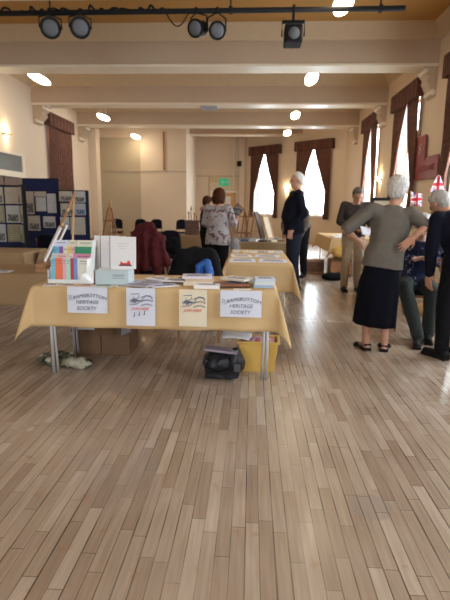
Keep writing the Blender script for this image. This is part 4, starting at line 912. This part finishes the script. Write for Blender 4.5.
def person(label, loc, rz, pose=None, scale=1.0, skin='skin', hair='hair_g', hairstyle='short', top='char', hem=0.0, sleeve=1.0, legs='jeans', skirt=None, shoes='black', female=False, vox=.009, stout=1.0, jacket_len=None, belly=0.0, finger_curl=.5, collar=None, headscale=1.0):
    J = {k: Vector(v) for k, v in BASE.items()}
    for k, v in (pose or {}).items(): J[k] = Vector(v)
    st = stout; pel, wai, che, nb = J['pel'], J['wai'], J['che'], J['nb']
    up_t = (nb - che).normalized()
    low = pel - (wai - pel).normalized() * .07
    sp = [(low, (.10 if skirt else .115) * st, .08 * st), (pel, (.130 if skirt else .165) * st, (.095 if skirt else .112) * st), (wai, (.125 if skirt else .138) * st, (.10 + belly) * st), (che, .158 * st, .115 * st), (lerp(che, nb, .55), .165, .095), (lerp(che, nb, .82), .13, .07), (nb, .06, .055)]
    g = MB(); g.loft(rings(J, sp))
    hf = J['hf'].normalized(); hu = J['hu']; hu = (hu - hf * hu.dot(hf)).normalized(); hr = hf.cross(hu); R = Matrix((hr, hf, hu)).transposed(); h = J['head']
    R = R * headscale; H = lambda x, y, z: h + (hr * x + hf * y + hu * z) * headscale
    g.capsule(nb - up_t * .03, H(0, -.015, -.05), .056, .052)
    g.ell(H(0, -.012, .022), (.073, .092, .094), R); g.ell(H(0, .015, -.035), (.060, .070, .078), R); g.ell(H(0, .05, -.083), (.030, .028, .024), R)
    g.capsule(H(0, .086, .008), H(0, .108, -.028), .008, .013, 8)   # nose
    g.capsule(H(-.03, .079, .024), H(.03, .079, .024), .010, .010, 8)  # brow
    g.capsule(H(-.018, .083, -.058), H(.018, .083, -.058), .007, .007, 8)  # lips
    for s in (-1, 1): g.ell(H(s * .076, -.008, -.008), (.009, .020, .030), R)
    for a, b_, ra, rb in (('shL', 'elL', .052, .041), ('elL', 'wrL', .041, .027), ('shR', 'elR', .052, .041), ('elR', 'wrR', .041, .027), ('hiL', 'knL', (.06 if skirt else .085) * st, .055), ('knL', 'anL', .055, .036), ('hiR', 'knR', (.06 if skirt else .085) * st, .055), ('knR', 'anR', .055, .036)):
        g.capsule(J[a], J[b_], ra, rb)
    for s in 'LR':
        c = lerp(J['kn' + s], J['an' + s], .3); g.ell(c - J['f' + s] * .015, (.05, .052, .09))
        g.capsule(che + up_t * .08, J['sh' + s], .075, .055)
        f = J['f' + s].normalized(); an = J['an' + s]
        g.capsule(an - Vector((0, 0, .045)) - f * .03, an + f * .12 - Vector((0, 0, .06)), .034, .026)
        hand(g, J['wr' + s], J['ha' + s], J['pn' + s], 1 if s == 'L' else 1, 1.0, finger_curl)
    body = g.organic('person', M[skin], voxel=vox * (.58 if vox < .01 else .8), it=3); tag(body, label, 'person'); body.location = loc; body.rotation_euler.z = rz; body.scale = (scale,) * 3
    # eyes
    for s in (-1, 1):
        e = MB().ell(H(s * .03, .080, .004), (.0115, .006, .007), R); e.build('eye', M['ink'], body, smooth=True)
    MB().capsule(H(-.02, .0885, -.058), H(.02, .0885, -.058), .0028, .0028, 8).build('mouth', mat('lip_red', (.35, .12, .10), .5), body, smooth=True)
    # top garment
    g = MB(); i0 = .018
    hemp = pel - Vector((0, 0, hem)) if hem else pel
    sp2 = ([(hemp, (.178 if not female else .185) * st, .125 * st)] if hem else [(lerp(low, pel, .6), .168 * st, .115 * st)]) + [(lerp(pel, wai, .35), .168 * st, .118 * st), (wai, .150 * st, (.108 + belly) * st), (che, .166 * st, .120 * st), (lerp(che, nb, .55), .168, .098), (lerp(che, nb, .80), .125, .075), (lerp(che, nb, .97), .062, .058)]
    g.loft(rings(J, sp2, i0))
    for s in 'LR':
        sh, el, wr = J['sh' + s], J['el' + s], J['wr' + s]
        g.capsule(che + up_t * .08, sh, .085, .070)
        if sleeve <= .6: g.capsule(sh, lerp(sh, el, sleeve / .5), .070, .062)
        else: g.capsule(sh, el, .070, .057); g.capsule(el, lerp(el, wr, min(1, (sleeve - .5) * 2)), .057, .042)
    if False: g.capsule(nb - up_t * .01, nb + up_t * .02, .070, .066)
    tp = g.organic({'floralw': 'blouse', 'taupe': 'jumper', 'spot': 'blouse'}.get(top, 'jacket'), M[top], body, voxel=vox, it=5, wrinkle=.009, wscale=9)
    if collar: MB().tube([nb + hr * .085 * cos(t) + hf * .085 * sin(t) + Vector((0, 0, .015 * sin(3 * t))) for t in [2 * pi * i / 20 for i in range(21)]], .035, 10).build('scarf', M['pink'], body, smooth=True)
    if skirt:
        zt, zb, sh_ = skirt; n = 72
        def ringk(t):
            z = zt * (1 - t) + zb * t; c = lerp((pel.x, pel.y, 0), ((J['anL'].x + J['anR'].x) / 2 + sh_, (J['anL'].y + J['anR'].y) / 2, 0), t * .8); q = sin(min(1, t * 2.2) * pi / 2)
            a = .135 + .055 * q + .015 * t; d = .105 + .05 * q + .03 * t
            return [(c.x + a * cos(p) * (1 + .045 * t * sin(p * 9 + 1) + .02 * t * sin(p * 17)), c.y + d * sin(p) * (1 + .05 * t * sin(p * 9 + 1)), z - .015 * t * cos(p)) for p in [2 * pi * k / n for k in range(n)]]
        MB().loft([ringk(i / 12) for i in range(13)], cap=False).build('skirt', M['skirt'], body, smooth=True, solid=.006)
    else:
        g = MB(); g.loft(rings(J, [(low - (pel - low) * .2, .125 * st, .10 * st), (pel, .168 * st, .115 * st), (lerp(pel, wai, .8), .15 * st, .11 * st)], .012))
        for s in 'LR':
            g.capsule(J['hi' + s], J['kn' + s], .100 * st, .076); g.capsule(J['kn' + s], J['an' + s] - Vector((0, 0, .01)), .076, .062); 
        g.organic('trousers', M[legs], body, voxel=vox, it=4, wrinkle=.008, wscale=8)
    for s in 'LR':
        f = J['f' + s].normalized(); an = J['an' + s]; g = MB(); z = lambda q: Vector((q.x, q.y, 0))
        p0 = z(an) - f * .045; p1 = z(an) + f * .17
        if shoes == 'sandal':
            g.capsule(p0 + Vector((0, 0, .022)), p1 + Vector((0, 0, .018)), .022, .018); g.capsule(lerp(p0, p1, .3) + Vector((-.03, 0, .03)), lerp(p0, p1, .3) + Vector((.03, 0, .06)), .012, .012, 8)
            r_ = f.cross(Vector((0, 0, 1))); g.box(lerp(p0, p1, .5) + Vector((0, 0, .014)), (.085, .25, .026), Matrix.Rotation(atan2(-f.x, f.y), 3, 'Z'))
            g.capsule(p1 - f * .04 + r_ * .04 + Vector((0, 0, .02)), p1 - f * .04 - r_ * .04 + Vector((0, 0, .02)), .028, .028, 8); g.capsule(an - f * .05 + r_ * .03 - Vector((0, 0, .03)), an - f * .05 - r_ * .03 - Vector((0, 0, .03)), .012, .012, 8)
        else:
            g.capsule(p0 + Vector((0, 0, .045)), p1 + Vector((0, 0, .034)), .043, .034); g.capsule(p0 + Vector((0, 0, .05)), z(an) + Vector((0, 0, .085)), .04, .045); g.box(lerp(p0, p1, .5) + Vector((0, 0, .012)), (.085, .27, .024), Matrix.Rotation(atan2(-f.x, f.y), 3, 'Z'))
        g.organic('shoe', M['black'], body, voxel=max(.007, vox * .8), it=3)
    # hair
    g = MB()
    if hairstyle == 'bob':
        g.ell(H(0, -.022, .03), (.094, .102, .102), R); g.ell(H(0, -.05, -.035), (.092, .070, .095), R); g.ell(H(-.07, -.01, -.03), (.026, .055, .085), R); g.ell(H(.07, -.01, -.03), (.026, .055, .085), R)
    elif hairstyle == 'full':
        g.ell(H(0, -.025, .035), (.092, .098, .094), R); g.ell(H(0, -.055, -.015), (.080, .062, .075), R); g.ell(H(0, .03, .085), (.065, .055, .035), R)
    else:
        g.ell(H(0, -.026, .036), (.081, .090, .092), R); g.ell(H(0, -.052, -.015), (.070, .052, .070), R)
        if hairstyle == 'short': g.ell(H(0, .03, .088), (.055, .05, .028), R)
    g.organic('hair', M[hair], body, voxel=max(.0065, vox * .8), it=2, wrinkle=.006, wscale=45)
    return body

k = 1.62 / 1.70
# woman with arms akimbo, back to the camera
person('person in a taupe jumper and long black skirt, back turned, hands on hips', (1.205, 4.45, 0), 0, dict(
    pel=(.02, 0, .93), wai=(.06, 0, 1.06), che=(.075, .02, 1.24), nb=(.10, .03, 1.44), head=(.135, .06, 1.585), hf=(.45, .85, -.12),
    shL=(-.125, .0, 1.40), shR=(.25, -.02, 1.365), elL=(-.36, -.03, 1.20), elR=(.37, -.12, 1.25), wrL=(-.20, .16, 1.09), wrR=(.235, -.205, 1.15), haL=(.8, .4, -.5), pnL=(0, 1, -.3), haR=(-.72, .12, -.72), pnR=(.1, 1, 0),
    hiL=(-.08, 0, .90), hiR=(.08, 0, .90), knL=(-.085, .03, .49), knR=(.085, .03, .49), anL=(-.085, 0, .09), anR=(.095, -.03, .09), fL=(-.2, 1, 0), fR=(.3, 1, 0)),
    scale=k, hair='hair_w', hairstyle='full', top='taupe', hem=.09, sleeve=.46, skirt=(.92, .27, -.03), shoes='sandal', female=True, vox=.0085, stout=1.02, finger_curl=.2, skin='skin', headscale=1.12)
# man in navy at right edge
person('person in a dark navy jacket at the right edge, head bent, arm hanging', (1.87, 4.25, 0), .5, dict(
    pel=(0, -.06, .90), wai=(0, 0, 1.03), che=(0, .10, 1.19), nb=(0, .20, 1.30), head=(-.0, .31, 1.385), hf=(0, .8, -.6), hu=(0, .6, .8),
    shL=(-.18, .16, 1.25), shR=(.19, .16, 1.25), elL=(-.24, .14, 1.0), wrL=(-.17, .20, .77), elR=(.25, .16, 1.02), wrR=(.2, .36, .9), haL=(.1, .1, -1), anL=(-.12, .03, .09), knL=(-.1, .06, .49), anR=(.12, -.06, .09)),
    scale=1.0, hair='hair_g', hairstyle='short', top='navy', hem=.10, legs='blackf', vox=.0095, stout=1.12, belly=.02)
# seated visitor behind
person('person seated between the skirted woman and the navy jacket, spotted navy top, pale hair', (1.82, 5.25, 0), pi - .25, dict(
    pel=(0, .02, .54), wai=(0, .04, .68), che=(0, .12, .87), nb=(0, .22, 1.05), head=(0, .30, 1.17), hf=(0, .8, -.6), hu=(0, .6, .8),
    shL=(-.17, .17, 1.0), shR=(.17, .17, 1.0), elL=(-.21, .28, .80), elR=(.21, .28, .80), wrL=(-.08, .42, .84), wrR=(.08, .42, .84), haL=(.6, .7, .1), haR=(-.6, .7, .1), pnL=(0, 0, 1), pnR=(0, 0, 1),
    hiL=(-.10, .06, .54), hiR=(.10, .06, .54), knL=(-.13, .42, .53), knR=(.13, .42, .55), anL=(-.13, .40, .09), anR=(-.02, .60, .09), fR=(.1, 1, 0)),
    hair='hair_w', hairstyle='full', top='spot', legs='greyt', vox=.010, female=True, skin='skin_p')
# man reading papers
person('person in a charcoal top and khaki trousers, facing us and reading papers', (1.66, 7.8, 0), pi, dict(
    che=(0, .03, 1.25), nb=(0, .04, 1.42), head=(0, .10, 1.545), hf=(-.1, .85, -.5), hu=(0, .5, .85), elL=(-.25, .0, 1.13), elR=(.24, .0, 1.13), wrL=(-.20, .23, 1.04), wrR=(.02, .25, 1.0), haL=(.3, .9, 0), haR=(-.7, .6, 0), pnL=(0, 0, 1), pnR=(0, 0, 1)),
    scale=1.0, hair='hair_d', top='char', legs='khaki', vox=.011)
o = MB().grid(lambda u, v: (-.13 + .26 * u, -.09 + .18 * v, .03 * (2 * u - 1) ** 2), 8, 4).build('newspaper', M['paper_bl'], loc=(1.80, 7.40, 1.0), solid=.003, smooth=True); o.rotation_euler = (-1.0 + pi / 2 * 0 + .0, 0, .1); o.rotation_euler.x = .75; tag(o, 'folded white papers held by the person in charcoal', 'papers')
# tall man in dark coat
person('tall person in a dark coat with white hair, standing in profile before the far window', (.70, 7.8, 0), pi / 2 + .12, dict(
    wai=(0, .05, 1.07), che=(0, .02, 1.25), nb=(0, -.03, 1.43), head=(0, .0, 1.585), hf=(-.25, 1, -.1), elL=(-.22, -.08, 1.12), elR=(.22, -.1, 1.12), wrL=(-.19, .10, .92), wrR=(.2, .08, .93)),
    scale=1.115, hair='hair_w', hairstyle='back', top='navy', hem=.10, legs='jeans', vox=.011, belly=.02, stout=1.05)
# bent person behind
person('person in a grey brown jacket bending down behind the tall person', (.93, 9.35, 0), pi - .35, dict(
    pel=(0, -.14, .92), wai=(0, -.04, 1.05), che=(0, .12, 1.20), nb=(0, .28, 1.25), head=(0, .40, 1.22), hf=(0, .5, -.85), hu=(0, .85, .5),
    shL=(-.17, .24, 1.20), shR=(.17, .24, 1.20), elL=(-.2, .32, .95), elR=(.2, .32, .95), wrL=(-.14, .44, .78), wrR=(.14, .44, .78), hiL=(-.09, -.1, .9), hiR=(.09, -.1, .9)),
    hair='hair_g', hairstyle='back', top='greyj', legs='blackf', vox=.013, scale=1.06)
# woman in floral blouse
person('person with a brown bob in a floral blouse and black trousers, back turned', (-.52, 7.3, 0), -.35, dict(
    che=(0, .02, 1.25), nb=(0, .03, 1.43), head=(0, .06, 1.57), hf=(.2, .9, -.3), elL=(-.25, .03, 1.14), elR=(.26, .04, 1.15), wrL=(-.12, .25, 1.10), wrR=(.22, .27, 1.2), haL=(.4, .9, 0), haR=(0, .9, .3)),
    scale=.95, hair='hair_b', hairstyle='bob', headscale=1.1, top='floralw', hem=.12, sleeve=.85, legs='blackf', female=True, vox=.011, stout=1.1)
o = MB().box((0, 0, 0), (.16, .012, .22)).build('picture_board', M['wood'], loc=(-.24, 7.62, 1.28)); o.rotation_euler = (0, .7, -.3); tag(o, 'small brown framed board held up by the woman in the floral blouse', 'picture'); MB().box((0, -.007, 0), (.13, .002, .19)).build('picture', photo_d, o)
r = thing('shoulder_bag', 'grey shoulder bag hanging at the floral blouse wearer\'s side', 'bag', (-.25, 7.22, .62))
g = MB(); g.ell((0, 0, .12), (.075, .05, .15)); g.box((0, 0, .1), (.1, .05, .2)); g.organic('bag_body', colour('grey_canvas', (.22, .22, .25)), r, voxel=.009, it=4, wrinkle=.012)
MB().tube([(-.04, 0, .22), (-.08, .02, .45), (-.14, .03, .62), (-.1, .03, .6), (-.0, .02, .42), (.04, 0, .22)], .009, 6).build('strap', colour('grey_canvas', (.22, .22, .25)), r, smooth=True)
# hidden person with pink scarf
person('person in dark clothes with a pink scarf, half hidden beyond the floral blouse', (-.84, 8.75, 0), -1.3, dict(hf=(-.6, .8, -.2)), scale=.90, hair='hair_b', hairstyle='full', top='blackf', legs='blackf', vox=.014, skin='skin_p', collar=True)
bpy.data.scenes.remove(WS)
